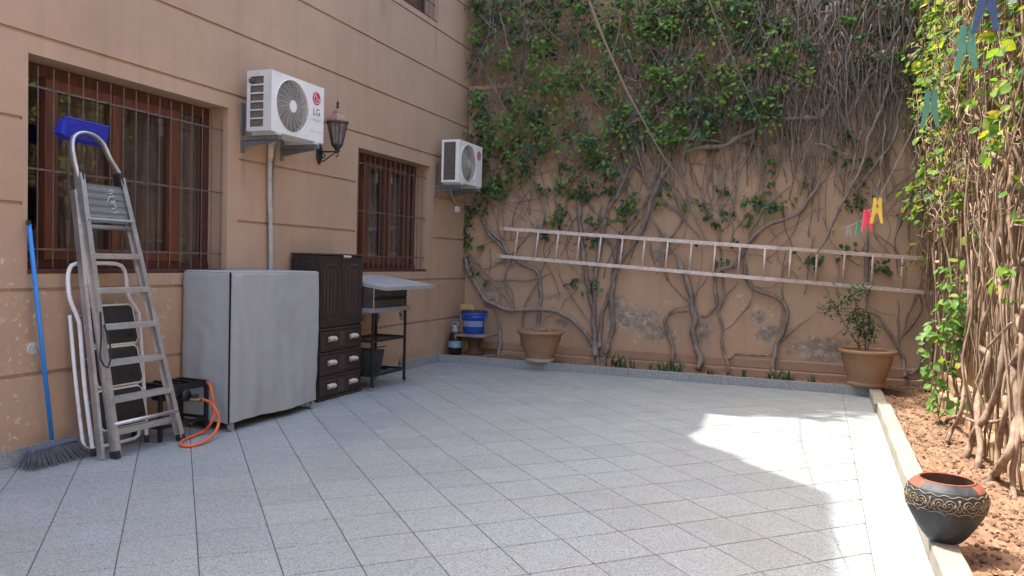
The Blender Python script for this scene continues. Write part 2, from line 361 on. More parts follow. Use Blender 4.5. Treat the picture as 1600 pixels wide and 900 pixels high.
# ------------------------------------------------------------------ mesh building
ORIG = {}
class MB:
    def __init__(s): s.v = []; s.f = []
    def add(s, vs, fs):
        o = len(s.v); s.v.extend(tuple(map(float, v)) for v in vs)
        s.f.extend(tuple(i + o for i in f) for f in fs); return s
    def box(s, a, b):
        x0, y0, z0 = a; x1, y1, z1 = b
        return s.add([(x0, y0, z0), (x1, y0, z0), (x1, y1, z0), (x0, y1, z0), (x0, y0, z1), (x1, y0, z1), (x1, y1, z1), (x0, y1, z1)],
                     [(0, 3, 2, 1), (4, 5, 6, 7), (0, 1, 5, 4), (1, 2, 6, 5), (2, 3, 7, 6), (3, 0, 4, 7)])
    def hexa(s, bot, top):
        return s.add(list(bot) + list(top), [(0, 3, 2, 1), (4, 5, 6, 7), (0, 1, 5, 4), (1, 2, 6, 5), (2, 3, 7, 6), (3, 0, 4, 7)])
    def bar(s, p0, p1, w, h, up=(0, 0, 1)):
        """rectangular bar: w across, h along 'up'"""
        p0, p1 = Vector(p0), Vector(p1); d = (p1 - p0).normalized(); u = Vector(up)
        sd = d.cross(u)
        if sd.length < 1e-4: sd = d.cross(Vector((1, 0, 0)))
        sd.normalize(); u = sd.cross(d).normalized()
        a = sd * w / 2; b = u * h / 2
        q = lambda P: [P - a - b, P + a - b, P + a + b, P - a + b]
        return s.add(q(p0) + q(p1), [(0, 1, 2, 3), (7, 6, 5, 4), (0, 4, 5, 1), (1, 5, 6, 2), (2, 6, 7, 3), (3, 7, 4, 0)])
    def tube(s, pts, r, n=8, cap=True, closed=False):
        P = [Vector(p) for p in pts]; k = len(P)
        rr = r if hasattr(r, '__len__') else [r] * k
        if k < 2: return s
        o = len(s.v)
        t0 = (P[1] - P[0]).normalized()
        nrm = t0.cross(Vector((0.31, 0.17, 0.93)))
        if nrm.length < 1e-3: nrm = t0.cross(Vector((1, 0, 0)))
        nrm.normalize()
        for i in range(k):
            if closed: t = (P[(i + 1) % k] - P[i - 1])
            else: t = P[min(i + 1, k - 1)] - P[max(i - 1, 0)]
            if t.length < 1e-9: t = t0.copy()
            t.normalize()
            nrm = nrm - t * nrm.dot(t)
            if nrm.length < 1e-6: nrm = t.orthogonal()
            nrm.normalize(); b = t.cross(nrm)
            for j in range(n):
                a = 2 * math.pi * j / n
                s.v.append(tuple(P[i] + (nrm * math.cos(a) + b * math.sin(a)) * rr[i]))
        for i in range(k if closed else k - 1):
            i2 = (i + 1) % k
            for j in range(n):
                j2 = (j + 1) % n
                s.f.append((o + i * n + j, o + i * n + j2, o + i2 * n + j2, o + i2 * n + j))
        if cap and not closed:
            s.f.append(tuple(o + j for j in range(n))[::-1]); s.f.append(tuple(o + (k - 1) * n + j for j in range(n)))
        return s
    def lathe(s, prof, c, n=32, cap=True, a0=0.0, a1=2 * math.pi):
        cx, cy, cz = c; o = len(s.v); k = len(prof)
        full = abs(a1 - a0 - 2 * math.pi) < 1e-6
        m = n if full else n + 1
        for r, z in prof:
            for j in range(m):
                a = a0 + (a1 - a0) * j / n
                s.v.append((cx + r * math.cos(a), cy + r * math.sin(a), cz + z))
        for i in range(k - 1):
            for j in range(n):
                j2 = (j + 1) % m
                s.f.append((o + i * m + j, o + i * m + j2, o + (i + 1) * m + j2, o + (i + 1) * m + j))
        if cap and full:
            s.f.append(tuple(o + j for j in range(m))[::-1]); s.f.append(tuple(o + (k - 1) * m + j for j in range(m)))
        return s
    def prism(s, poly, z0, z1):
        n = len(poly)
        return s.add([(x, y, z0) for x, y in poly] + [(x, y, z1) for x, y in poly],
                     [tuple(range(n))[::-1], tuple(range(n, 2 * n))] + [(i, (i + 1) % n, n + (i + 1) % n, n + i) for i in range(n)])
    def grid(s, fn, nu, nv):
        o = len(s.v)
        for i in range(nu + 1):
            for j in range(nv + 1): s.v.append(tuple(map(float, fn(i / nu, j / nv))))
        for i in range(nu):
            for j in range(nv):
                a = o + i * (nv + 1) + j
                s.f.append((a, a + nv + 1, a + nv + 2, a + 1))
        return s
    def sphere(s, c, r, n=10, sq=(1, 1, 1)):
        prof = [(math.sin(math.pi * i / n) * r, -math.cos(math.pi * i / n) * r) for i in range(n + 1)]
        prof[0] = (r * 0.02, -r); prof[-1] = (r * 0.02, r)
        t = MB().lathe(prof, (0, 0, 0), n + 4)
        return s.add([(v[0] * sq[0] + c[0], v[1] * sq[1] + c[1], v[2] * sq[2] + c[2]) for v in t.v], t.f)
    def build(s, name, material, parent=None, smooth=False, bevel=0.0, kind=None, label=None, weld=False, sub=0):
        o = np.array(ORIG[parent.name]) if parent is not None else np.zeros(3)
        vs = np.array(s.v) - o
        me = bpy.data.meshes.new(name)
        me.from_pydata(vs.tolist(), [], s.f)
        me.validate(clean_customdata=False)
        me.update()
        me.materials.append(MATS[material])
        if smooth: me.polygons.foreach_set('use_smooth', [True] * len(me.polygons))
        ob = bpy.data.objects.new(name, me); COL.objects.link(ob)
        if parent is not None: ob.parent = parent; ORIG[ob.name] = tuple(o)
        else: ORIG[ob.name] = (0, 0, 0)
        if bevel:
            b = ob.modifiers.new('bevel', 'BEVEL'); b.width = bevel; b.segments = 2; b.limit_method = 'ANGLE'; b.angle_limit = R(35)
        if sub:
            b = ob.modifiers.new('sub', 'SUBSURF'); b.levels = sub; b.render_levels = sub
        if kind: ob['kind'] = kind
        if label: ob['label'] = label
        return ob
def thing(name, label, cat, loc, group=None):
    o = bpy.data.objects.new(name, None); COL.objects.link(o)
    o.location = tuple(map(float, loc)); o.empty_display_size = 0.1
    o['label'] = label; o['category'] = cat
    if group: o['group'] = group
    ORIG[o.name] = tuple(map(float, loc)); return o
def struct(o): o['kind'] = 'structure'; return o

def crom(P, step):
    """smooth curve through points, resampled"""
    P = [np.asarray(p, float) for p in P]
    if len(P) < 3:
        n = max(2, int(np.linalg.norm(P[1] - P[0]) / step)); return [P[0] + (P[1] - P[0]) * i / n for i in range(n + 1)]
    Q = [2 * P[0] - P[1]] + P + [2 * P[-1] - P[-2]]
    out = []
    for i in range(1, len(Q) - 2):
        a, b, c, d = Q[i - 1:i + 3]
        n = max(1, int(np.linalg.norm(c - b) / step))
        for k in range(n):
            t = k / n
            out.append(0.5 * ((2 * b) + (c - a) * t + (2 * a - 5 * b + 4 * c - d) * t * t + (-a + 3 * b - 3 * c + d) * t ** 3))
    out.append(P[-1]); return out

# ------------------------------------------------------------------ ground, floor, kerbs, beds
KY = 9.18                                              # kerb line in front of the back bed
def xkerb(y): return 5.150 + 0.0165 * (y - 4.0)        # inner edge of the right kerb
def xbord(y): return 4.900 + 0.0095 * (y - 3.9)        # edge of the border strip
YB = -3.2
struct(MB().add([(-60, -60, -.45), (60, -60, -.45), (60, 60, -.45), (-60, 60, -.45)], [(0, 1, 2, 3)]).build('ground', 'ground_earth'))
fb = MB(); fb.hexa([(0, YB, -.14), (xkerb(YB), YB, -.14), (xkerb(KY), KY, -.14), (0, KY, -.14)], [(0, YB, -.004), (xkerb(YB), YB, -.004), (xkerb(KY), KY, -.004), (0, KY, -.004)])
floor = struct(fb.build('floor', 'grout'))

TS = 0.33
TA = R(-23.482633)
_n1 = _tw(np.array([math.cos(TA), -math.sin(TA), 0]))[:2]
_d1 = _tw(np.array([math.sin(TA), math.cos(TA), 0]))[:2]
TO1, TO2 = -0.56226574, 3.66038045
def clip(poly, a, b, c):
    """keep a*x+b*y<=c"""
    out = []
    for i in range(len(poly)):
        p, q = poly[i], poly[(i + 1) % len(poly)]
        dp, dq = a * p[0] + b * p[1] - c, a * q[0] + b * q[1] - c
        if dp <= 0: out.append(p)
        if (dp < 0 < dq) or (dq < 0 < dp):
            t = dp / (dp - dq); out.append((p[0] + (q[0] - p[0]) * t, p[1] + (q[1] - p[1]) * t))
    return out
def area(p): return 0.5 * abs(sum(p[i][0] * p[(i + 1) % len(p)][1] - p[(i + 1) % len(p)][0] * p[i][1] for i in range(len(p))))
tiles = []
G1, G2 = 0.0027, 0.0038
for i in range(-30, 40):
    for j in range(-40, 40):
        u0, u1 = TO1 + i * TS + G1, TO1 + (i + 1) * TS - G1
        v0, v1 = TO2 + j * TS + G2, TO2 + (j + 1) * TS - G2
        q = [tuple(CAMP[:2] + _n1 * u + _d1 * v) for u, v in ((u0, v0), (u1, v0), (u1, v1), (u0, v1))]
        cx = sum(p[0] for p in q) / 4; cy = sum(p[1] for p in q) / 4
        if not (-.5 < cx < 5.5 and YB - .5 < cy < KY + .5): continue
        full = True
        p = q
        for a, b, c in ((-1, 0, -.012), (0, -1, -YB), (0, 1, KY - .003), (1, -0.0095, xbord(0) - .0022)):
            p = clip(p, a, b, c)
        if len(p) < 3 or area(p) < 4e-4: continue
        tiles.append((p, abs(area(p) - area(q)) < 1e-6, (cx, cy)))
y = YB
while y < KY - .01:
    y2 = min(y + .405, KY - .003)
    p = [(xbord(y) + .0015, y + .0015), (xkerb(y) - .001, y + .0015), (xkerb(y2) - .001, y2 - .0015), (xbord(y2) + .0015, y2 - .0015)]
    tiles.append((p, False, (sum(a[0] for a in p) / 4, sum(a[1] for a in p) / 4))); y += .405
def pixarea(p):
    q = []
    for x, y in p:
        a, b, w = pix((x, y, 0))
        if w < .3: return 0
        q.append((min(max(a, 0), 1600), min(max(b, 0), 900)))
    return area(q)
tiles.sort(key=lambda t: -pixarea(t[0]))
shared = None; rest = MB()
def tile_mb(p, c, big=True):
    mb = MB(); n = len(p)
    e = .0018
    cc = (sum(a[0] for a in p) / n, sum(a[1] for a in p) / n)
    if area(p) < 4e-3: mb.prism(p, -.02, 0.0); return mb
    ins = []
    for a in p:
        dx, dy = cc[0] - a[0], cc[1] - a[1]; l = math.hypot(dx, dy); ins.append((a[0] + dx / l * e * 1.4, a[1] + dy / l * e * 1.4))
    vs = [(a[0], a[1], -.02) for a in p] + [(a[0], a[1], -.0014) for a in p] + [(a[0], a[1], 0.0) for a in ins]
    fs = [tuple(range(2 * n, 3 * n))]
    for k in range(2):
        fs += [(k * n + i, k * n + (i + 1) % n, (k + 1) * n + (i + 1) % n, (k + 1) * n + i) for i in range(n)]
    mb.add(vs, fs); return mb
def orient(p):
    s = sum(p[i][0] * p[(i + 1) % len(p)][1] - p[(i + 1) % len(p)][0] * p[i][1] for i in range(len(p)))
    return p if s > 0 else p[::-1]
for k, (p, full, c) in enumerate(tiles):
    p = orient(p)
    if k < 300:
        if full and shared is not None:
            ob = bpy.data.objects.new('floor_tile', shared); COL.objects.link(ob); ob.parent = floor; ob.location = (c[0], c[1], random.uniform(-.0005, .0005))
        elif full:
            mb = tile_mb([(a[0] - c[0], a[1] - c[1]) for a in p], None)
            ob = mb.build('floor_tile', 'tile', floor); ob.location = (c[0], c[1], 0); shared = ob.data
        else:
            ob = tile_mb(p, None).build('floor_tile', 'tile', floor)
    else:
        t = tile_mb(p, None); rest.add(t.v, t.f)
rest.build('floor_tiles', 'tile', floor, kind='stuff')

# back kerb: cement core with granite facing tiles
kb = struct(MB().box((0.0, KY + .012, -.14), (xkerb(KY) + .06, KY + .075, .094)).build('kerb', 'plaster_plinth'))
kx = 0.002; first = None
while kx < xkerb(KY) - .02:
    x2 = min(kx + .366, xkerb(KY) - .004)
    if first is None or abs((x2 - kx) - .366) > 1e-4:
        ob = MB().box((kx, KY, -.01), (x2 - .003, KY + .012, .1)).build('kerb_tile', 'tile', kb, bevel=.0015)
        if first is None: first = (ob.data, kx)
    else:
        ob = bpy.data.objects.new('kerb_tile', first[0]); COL.objects.link(ob); ob.parent = kb; ob.location = (kx - first[1], random.uniform(-.001, .001), random.uniform(-.002, .002))
        b = ob.modifiers.new('bevel', 'BEVEL'); b.width = .0015
    kx = x2
# right kerb, cream cement, a step in it towards the far end
rk = MB()
segs = [(YB, 2.2, 0, 0), (2.2, 4.9, 0.0, 0), (4.9, 7.72, .0, .0), (7.72, 8.12, .0, 0), (8.12, KY + .03, -.022, -.008)]
def kerbgrid(a, b, off, dz):
    n = max(2, int((b - a) / .12))
    W = .118
    def fn(u, v):
        y = a + (b - a) * u; x0 = xkerb(y) + off
        jj = .0025 * math.sin(y * 7.3 + v * 9) + .002 * math.sin(y * 17.1)
        prof = [(x0 + jj, -.14), (x0 + jj, .092 + dz), (x0 + .009 + jj, .101 + dz), (x0 + W - .01 + jj, .101 + dz), (x0 + W + jj, .092 + dz), (x0 + W, -.05)]
        k = min(int(round(v * 5)), 5)
        return (prof[k][0], y, prof[k][1] + (.0015 * math.sin(y * 11 + k) if k else 0))
    rk.grid(fn, n, 5)
    for yy, rv in ((a, 1), (b, 0)):
        x0 = xkerb(yy) + off
        rk.add([(x0, yy, -.14), (x0 + W, yy, -.14), (x0 + W, yy, .094 + dz), (x0, yy, .094 + dz)], [(0, 1, 2, 3)])
for a_, b_, o_, d_ in segs: kerbgrid(a_ + .001, b_ - .001, o_, d_)
struct(rk.build('kerb', 'kerb_cream'))

# soil
RW = 6.05                                              # right wall face
def soilz(x, y):
    h = .045 + .018 * math.sin(x * 9.1 + y * 3.3) + .014 * math.sin(y * 7.7 - x * 5.1) + .010 * math.sin(x * 23 + y * 17)
    return h
def soil(name, x0f, x1f, y0, y1, nx, ny):
    def fn(u, v):
        y = y0 + (y1 - y0) * u; x = x0f(y) + (x1f(y) - x0f(y)) * v
        return (x, y, soilz(x, y) + random.gauss(0, .006))
    o = MB().grid(fn, ny, nx).build(name, 'soil', smooth=True); return struct(o)
soil('soil_bed', lambda y: 0.0, lambda y: xkerb(KY) + .05, KY + .07, BW + .02, 120, 20)
soil('soil_bed', lambda y: xkerb(y) + .1, lambda y: RW + .02, YB, BW + .02, 34, 420)
# clods and dry leaves lying on the soil
cl = MB(); dl = MB()
for _ in range(4200):
    y = 3.2 + 6.6 * random.random() ** 1.5; x = random.uniform(xkerb(y) + .13, 5.95)
    r = random.choice((.003, .003, .004, .005, .006, .008, .013)) * random.uniform(.7, 1.3); z = soilz(x, y)
    t = MB().sphere((0, 0, 0), r, 4, (1, random.uniform(.7, 1.2), .7))
    cl.add([(v[0] * random.uniform(.8, 1.2) + x, v[1] + y, v[2] * random.uniform(.8, 1.2) + z + r * .3) for v in t.v], t.f)
for _ in range(1000):
    y = 3.2 + 6.6 * random.random() ** 1.4; x = random.uniform(xkerb(y) + .13, 5.95)
    a = random.uniform(0, 6.28); s = random.uniform(.006, .024); z = soilz(x, y) + random.uniform(.006, .016)
    ca, sa = math.cos(a) * s, math.sin(a) * s
    dl.add([(x - ca, y - sa, z), (x + sa * .5, y - ca * .5, z + s * .3), (x + ca, y + sa, z + s * random.uniform(-.1, .5)), (x - sa * .5, y + ca * .5, z + s * random.uniform(0, .4))], [(0, 1, 2), (0, 2, 3)])
for _ in range(260):
    x = random.uniform(.3, 5.1); y = random.uniform(KY + .08, KY + .3)
    a = random.uniform(0, 6.28); s = random.uniform(.012, .03); z = soilz(x, y) + random.uniform(.006, .02)
    ca, sa = math.cos(a) * s, math.sin(a) * s
    dl.add([(x - ca, y - sa, z), (x + sa * .5, y - ca * .5, z + s * .3), (x + ca, y + sa, z), (x - sa * .5, y + ca * .5, z + s * .4)], [(0, 1, 2), (0, 2, 3)])
for _ in range(34):
    x, y = (random.uniform(.3, 5.0), random.uniform(3.2, 9.0)) if random.random() < .5 else (random.uniform(4.6, 5.1), random.uniform(3.4, 9.0))
    a = random.uniform(0, 6.28); s = random.uniform(.004, .013); z = .002
    ca, sa = math.cos(a) * s, math.sin(a) * s
    dl.add([(x - ca, y - sa, z), (x + sa * .5, y - ca * .5, z + s * .3), (x + ca, y + sa, z + s * .1), (x - sa * .5, y + ca * .5, z + s * .2)], [(0, 1, 2), (0, 2, 3)])
o = cl.build('soil_clods', 'soil', kind='stuff'); o['label'] = 'small reddish clods and crumbs lying on the planting bed'; o['category'] = 'soil clods'
o = dl.build('leaf_litter', 'dry_leaf', kind='stuff'); o['label'] = 'dry brown leaf litter scattered on the planting beds and paving'; o['category'] = 'leaf litter'

# ------------------------------------------------------------------ the house on the left
W1 = (3.405, 5.17, 1.20, 2.575); W2 = (7.15, 8.815, 1.20, 2.54); W3 = (7.20, 8.96, 4.385, 5.75)
GZ = [.565, 1.10, 1.640, 2.165, 2.695, 3.218, 3.761, 4.308, 4.86]
HE = 10.0                                               # corner with the back wall
house = thing('house', 'tan plaster house on the left with grooved wall courses and barred wooden windows', 'house', (0, 4, 0))
def wins_at(za, zb):
    out = []
    for w in (W1, W2, W3):
        if w[2] < zb - 1e-6 and w[3] > za + 1e-6: out.append(w)
    return out
YS = -5.0
core = MB()
zcuts = sorted({-.1, 1.20, 2.54, 2.575, 4.385, 5.75, 7.4})
for za, zb in zip(zcuts[:-1], zcuts[1:]):
    ys = YS
    for w in sorted(wins_at(za, zb)):
        core.box((-.32, ys, za), (-.016, w[0], zb)); ys = w[1]
    core.box((-.32, ys, za), (-.016, HE + 4.0, zb))
core.box((-8, YS, -.1), (-.9, HE + 4, 7.39))
core.box((-.9, YS, 7.2), (-.32, HE + 4, 7.39))
core.build('wall', 'plaster_house', house)
# plaster courses, separated by recessed grooves
gw = .011
edges = [-.09] + GZ + [7.4]
for za, zb in zip(edges[:-1], edges[1:]):
    z0, z1 = za + (gw if za > 0 else 0), zb - (gw if zb < 7 else 0)
    cuts = sorted({z0, z1} | {z for w in (W1, W2, W3) for z in (w[2], w[3]) if z0 < z < z1})
    mb = MB()
    ends = []
    for ca, cb in zip(cuts[:-1], cuts[1:]):
        ys = YS
        for w in sorted(wins_at(ca, cb)):
            ends.append((ys, w[0], ca, cb)); ys = w[1]
        ends.append((ys, HE, ca, cb))
    for a, b, c, d in ends:
        MB().box((-.0165, a, c), (0.0, b, d)).build('wall_panel', 'plaster_house', house)
for gz in GZ:                                           # plain border around the windows closes the grooves
    for w in (W1, W2, W3):
        if w[2] - .02 < gz < w[3] + .02:
            MB().box((-.0165, w[1], gz - gw), (0, w[1] + .125, gz + gw)).build('wall_panel', 'plaster_house', house)
            MB().box((-.0165, w[0] - .035, gz - gw), (0, w[0], gz + gw)).build('wall_panel', 'plaster_house', house)
# upper wall: unseen roofline, stepped to cast the shadow edge on the paving
roof = MB()
prof = [(YS, 7.4), (YS, 9.50), (5.60, 9.50), (6.10, 8.40), (6.28, 8.25), (6.48, 7.62), (6.72, 7.42), (6.95, 7.55), (7.72, 7.46), (7.78, 8.25), (HE + 4, 8.25), (HE + 4, 7.4)]
n = len(prof)
roof.add([(0, y, z) for y, z in prof] + [(-.3, y, z) for y, z in prof],
         [tuple(range(n)), tuple(range(n, 2 * n))[::-1]] + [(i, n + i, n + (i + 1) % n, (i + 1) % n) for i in range(n)])
roof.build('parapet', 'plaster_house', house)
# granite skirting
y = -1.0; first = None
while y < KY - .02:
    y2 = min(y + .366, KY - .002)
    if first is None or y2 - y < .365:
        ob = MB().box((0.0, y, -.01), (.012, y2 - .003, .108)).build('skirting_tile', 'tile', house, bevel=.0015)
        if first is None: first = (ob.data, y)
    else:
        ob = bpy.data.objects.new('skirting_tile', first[0]); COL.objects.link(ob); ob.parent = house; ob.location = (random.uniform(-.001, .001), y - first[1], random.uniform(-.004, .002))
    y = y2

def twist_bar(mb, p0, p1, w, turns):
    p0, p1 = np.array(p0), np.array(p1); n = max(2, int(turns * 6)); o = len(mb.v)
    for i in range(n + 1):
        c = p0 + (p1 - p0) * i / n
        for k in range(4):
            a = math.pi / 2 * k + turns * 2 * math.pi * i / n
            mb.v.append((c[0] + math.cos(a) * w * .7, c[1] + math.sin(a) * w * .7, c[2]))
    for i in range(n):
        for k in range(4):
            mb.f.append((o + i * 4 + k, o + i * 4 + (k + 1) % 4, o + i * 4 + 4 + (k + 1) % 4, o + i * 4 + 4 + k))

def make_window(w, members, panes, bars, hz, xf=-.20, lab=''):
    """members: (y0,y1,material,proud); panes: (y0,y1)"""
    y0, y1, z0, z1 = w
    fw = .055
    fr = MB()
    fr.box((xf - .05, y0 + .002, z1 - .085), (xf, y1 - .002, z1 - .002))
    fr.box((xf - .05, y0 + .002, z0 + .03), (xf + .01, y1 - .002, z0 + .085))
    fr.box((xf - .05, y0 + .002, z0 + .085), (xf, y0 + fw, z1 - .085))
    fr.box((xf - .05, y1 - fw, z0 + .085), (xf, y1 - .002, z1 - .085))
    win = fr.build('window', 'wood_frame', house, bevel=.004, label=lab)
    MB().box((-.31, y0 + .001, z0 + .0), (-.02, y1 - .001, z0 + .03)).build('sill', 'wood_frame', win, bevel=.004)
    for a, b, mt, pr in members:
        MB().box((xf - .045, a, z0 + .086), (xf + pr, b, z1 - .086)).build('stile', mt, win, bevel=.004)
    for a, b, top in panes:
        zt = z1 - .086
        if top:
            MB().box((xf - .04, a, zt - top), (xf + .012, b, zt)).build('top_rail', 'wood_sash', win, bevel=.004)
            MB().box((xf - .04, a, z0 + .086), (xf + .012, b, z0 + .086 + top * 1.1)).build('bottom_rail', 'wood_sash', win, bevel=.004)
            zb2, zt2 = z0 + .086 + top * 1.1, zt - top
        else: zb2, zt2 = z0 + .086, zt
        MB().box((xf - .028, a, zb2), (xf - .022, b, zt2)).build('pane', 'glass', win)
    cu = MB()
    cu.grid(lambda u, v: (xf - .11 + .022 * math.sin(u * 95) + .012 * math.sin(u * 41 + v * 2), y0 + .03 + (y1 - y0 - .06) * (.16 + .84 * u), z0 + .05 + (z1 - z0 - .1) * v), 150, 4)
    cu.build('curtain', 'curtain', win, smooth=True)
    MB().add([(-.88, y0 - .3, z0 - .3), (-.88, y1 + .3, z0 - .3), (-.88, y1 + .3, z1 + .3), (-.88, y0 - .3, z1 + .3)], [(0, 1, 2, 3)]).build('room_back', 'shade_black', win)  # dark panel stands in for the unlit room
    gr = MB(); xg = -.055
    for z in hz: gr.box((xg - .004, y0 - .02, z - .006), (xg + .004, y1 + .02, z + .006))
    g = gr.build('window_grille', 'grille_iron', house, label='iron grille of twisted bars')
    for by in bars:
        mb = MB(); twist_bar(mb, (xg + .012, by, z0 + .035), (xg + .012, by, z1 - .055 + random.uniform(-.01, .01)), .0066, 15)
        mb.build('bar', 'grille_iron', g)
make_window(W1, [(3.66, 3.755, 'wood_sash', .02), (4.19, 4.245, 'wood_sash', .02), (4.249, 4.30, 'wood_frame', .012), (4.735, 4.83, 'wood_sash', .02)],
            [(3.462, 3.658, 0), (3.757, 4.188, .075), (4.302, 4.733, .075), (4.832, 5.113, 0)],
            [3.503 + i * .1092 for i in range(16)], (2.39, 1.869, 1.358), lab='wide wooden window near the ladders')
make_window(W2, [(7.56, 7.66, 'wood_sash', .02), (7.985, 8.08, 'wood_frame', .012), (8.10, 8.16, 'wood_sash', .02), (8.49, 8.60, 'wood_frame', .012)],
            [(7.21, 7.558, 0), (7.662, 7.983, .07), (8.162, 8.488, .07), (8.602, 8.757, 0)],
            [7.235 + i * .1125 for i in range(14)], (2.393, 1.874, 1.376), lab='wooden window above the barbecue')
make_window(W3, [(8.0, 8.09, 'wood_sash', .02)], [(7.26, 7.998, .07), (8.092, 8.90, .07)], [7.28 + i * .115 for i in range(15)], (4.62, 5.2, 5.6), lab='upper barred window cut by the top of the picture')
# recess and drain pipe at the far corner
MB().box((-.016, HE, -.1), (-.0005, BW + .04, 3.72)).build('wall_panel', 'plaster_house', house)
dp = MB().tube([(-.02, 10.10, 3.80), (-.02, 10.10, 7.3)], .045, 12)
pp = dp.build('drain_pipe', 'pipe_tan', house, smooth=True)
for z in (4.32, 4.86, 5.4):
    MB().box((-.03, 10.2, z - .012), (-.012, 10.32, z + .012)).build('groove_shade_strip', 'shade_black', house)  # dark strips stand in for the shade inside grooves

MB().box((-.3, BW + .60, 3.6), (.50, BW + .75, 7.0)).build('recess_wall', 'plaster_house', house)
# unseen roof plants, put there to dapple the paving with leaf shadow
def leaf_arrays(P, size, rs, flat=None, droop=0.5, face=None):
    """numpy leaves: pointed ovate blade folded on its midrib, 8 verts / 6 faces"""
    n = len(P)
    tv = np.array([(0, 0, 0), (.26, .22, .05), (.34, .50, .075), (.20, .80, .05), (0, 1, -.02), (-.20, .80, .05), (-.34, .50, .075), (-.26, .22, .05), (0, .5, 0)])
    tf = [(0, 1, 8), (1, 2, 8), (2, 3, 8), (3, 4, 8), (4, 5, 8), (5, 6, 8), (6, 7, 8), (7, 0, 8)]
    d = rs.normal(size=(n, 3)); d[:, 2] -= droop
    if face is not None: nn = np.array(face)[None, :] + rs.normal(size=(n, 3)) * .55
    else: nn = rs.normal(size=(n, 3)) * .7 + np.array((0, 0, 1.0))
    nn /= np.linalg.norm(nn, axis=1)[:, None]
    d -= nn * (d * nn).sum(1)[:, None]; d /= np.linalg.norm(d, axis=1)[:, None] + 1e-9
    sd = np.cross(d, nn)
    s = np.asarray(size)[:, None, None] if hasattr(size, '__len__') else size
    wv = rs.uniform(.85, 1.2, n)[:, None, None]
    V = (sd[:, None, :] * tv[None, :, 0:1] * wv + d[:, None, :] * tv[None, :, 1:2] + nn[:, None, :] * tv[None, :, 2:3] * rs.uniform(.2, 2.2, n)[:, None, None]) * s + np.asarray(P)[:, None, :]
    V = V.reshape(-1, 3)
    F = (np.array(tf)[None] + (np.arange(n) * 9)[:, None, None]).reshape(-1, 3)
    return V, F
def leaf_obj(name, P, size, matn, parent, droop=.5, face=None, kind='stuff', rs=RS):
    V, F = leaf_arrays(np.asarray(P, float), size, rs, droop=droop, face=face)
    mb = MB(); mb.v = [tuple(v) for v in V.tolist()]; mb.f = [tuple(f) for f in F.tolist()]
    return mb.build(name, matn, parent, kind=kind)
rt = thing('unseen_roof_shrub', 'unseen leafy climber along the roof edge, put there to dapple the paving', 'shrub', (-.5, 8.6, 8.25))
P = []
for _ in range(5200):
    y = random.uniform(8.0, 11.0)
    top = 9.6 + min(1, max(0, (y - 8.0) / 1.0)) * 2.0
    z = 8.3 + (top - 8.3) * random.random() ** .8
    dens = .30 if y < 8.85 else 1.0
    if random.random() > dens: continue
    P.append((random.uniform(-.9, -.05), y, z))
leaf_obj('foliage', P, RS.uniform(.10, .2, len(P)), 'leaf_old', rt)
st = MB()
for i in range(16):
    y = 8.2 + i * .18
    st.tube(crom([(-.4, y, 8.25), (-.45, y + .1, 9.2), (-.4, y - .05, 10.2), (-.4, y, 11.0 if y > 8.9 else 9.9)], .15), .02, 5)
st.build('stems', 'bark', rt, kind='stuff')

# ------------------------------------------------------------------ back wall
bw = thing('garden_wall', 'tan plaster boundary wall at the back, stained and covered with climbing vines', 'wall', (3, BW, 0))
MB().box((-.0, BW, -.1), (RW + .6, BW + .33, 3.74)).build('wall', 'plaster_back', bw)
MB().box((-.0, BW - .035, 3.74), (RW + .6, BW + .36, 3.80)).build('coping', 'plaster_ochre', bw, bevel=.006)
MB().box((.46, BW + .36, 3.6), (RW + .6, BW + .62, 6.2)).build('upper_wall', 'plaster_back', bw)
MB().box((.43, BW + .30, 4.50), (RW + .6, BW + .66, 4.56)).build('string_course', 'plaster_ochre', bw, bevel=.006)
pl = MB().box((.62, BW - .17, -.05), (RW, BW - .001, .125)); pl.build('plinth', 'plaster_plinth', bw, bevel=.012)
MB().box((.30, BW - .08, .125), (RW, BW - .001, .245)).build('plinth', 'plaster_plinth', bw, bevel=.012)

# ------------------------------------------------------------------ right wall
rw = thing('garden_wall', 'ochre boundary wall on the right behind sunlit vines and cane screening', 'wall', (RW, 6, 0))
MB().box((RW, YB, -.1), (RW + .3, BW, 4.6)).build('wall', 'plaster_ochre', rw)
y = 3.0; k = 0; bfirst = None
while y < BW - .4:
    if bfirst is None:
        ob = MB().box((5.83, y, -.02), (RW - .001, y + .385, .150)).build('block', 'ochre_block', rw, bevel=.010); bfirst = (ob.data, y)
    else:
        ob = bpy.data.objects.new('block', bfirst[0]); COL.objects.link(ob); ob.parent = rw
        ob.location = (random.uniform(-.012, .012), y - bfirst[1], random.uniform(-.012, .012))
        b = ob.modifiers.new('bevel', 'BEVEL'); b.width = .010; b.segments = 2
    y += .393; k += 1
y = 3.0
b2 = None
while y < BW - .3:
    if b2 is None:
        ob = MB().box((5.93, y, .151), (RW - .001, y + .30, .30)).build('block', 'ochre_block', rw, bevel=.010); b2 = (ob.data, y)
    else:
        ob = bpy.data.objects.new('block', b2[0]); COL.objects.link(ob); ob.parent = rw
        ob.location = (random.uniform(-.012, .012), y - b2[1], 0)
        b = ob.modifiers.new('bevel', 'BEVEL'); b.width = .010; b.segments = 2
    y += .307
cn = MB(); y = 4.4
while y < 9.8:
    r = random.uniform(.006, .011); x = RW - .022 + random.uniform(-.008, .004)
    cn.tube([(x, y, .28), (x + random.uniform(-.004, .004), y + random.uniform(-.01, .01), 1.2), (x, y + random.uniform(-.015, .015), random.uniform(2.0, 2.35))], r, 6)
    y += r * 2 + random.uniform(.0, .008)
cn.build('cane_screen', 'cane', rw, smooth=True, kind='stuff')

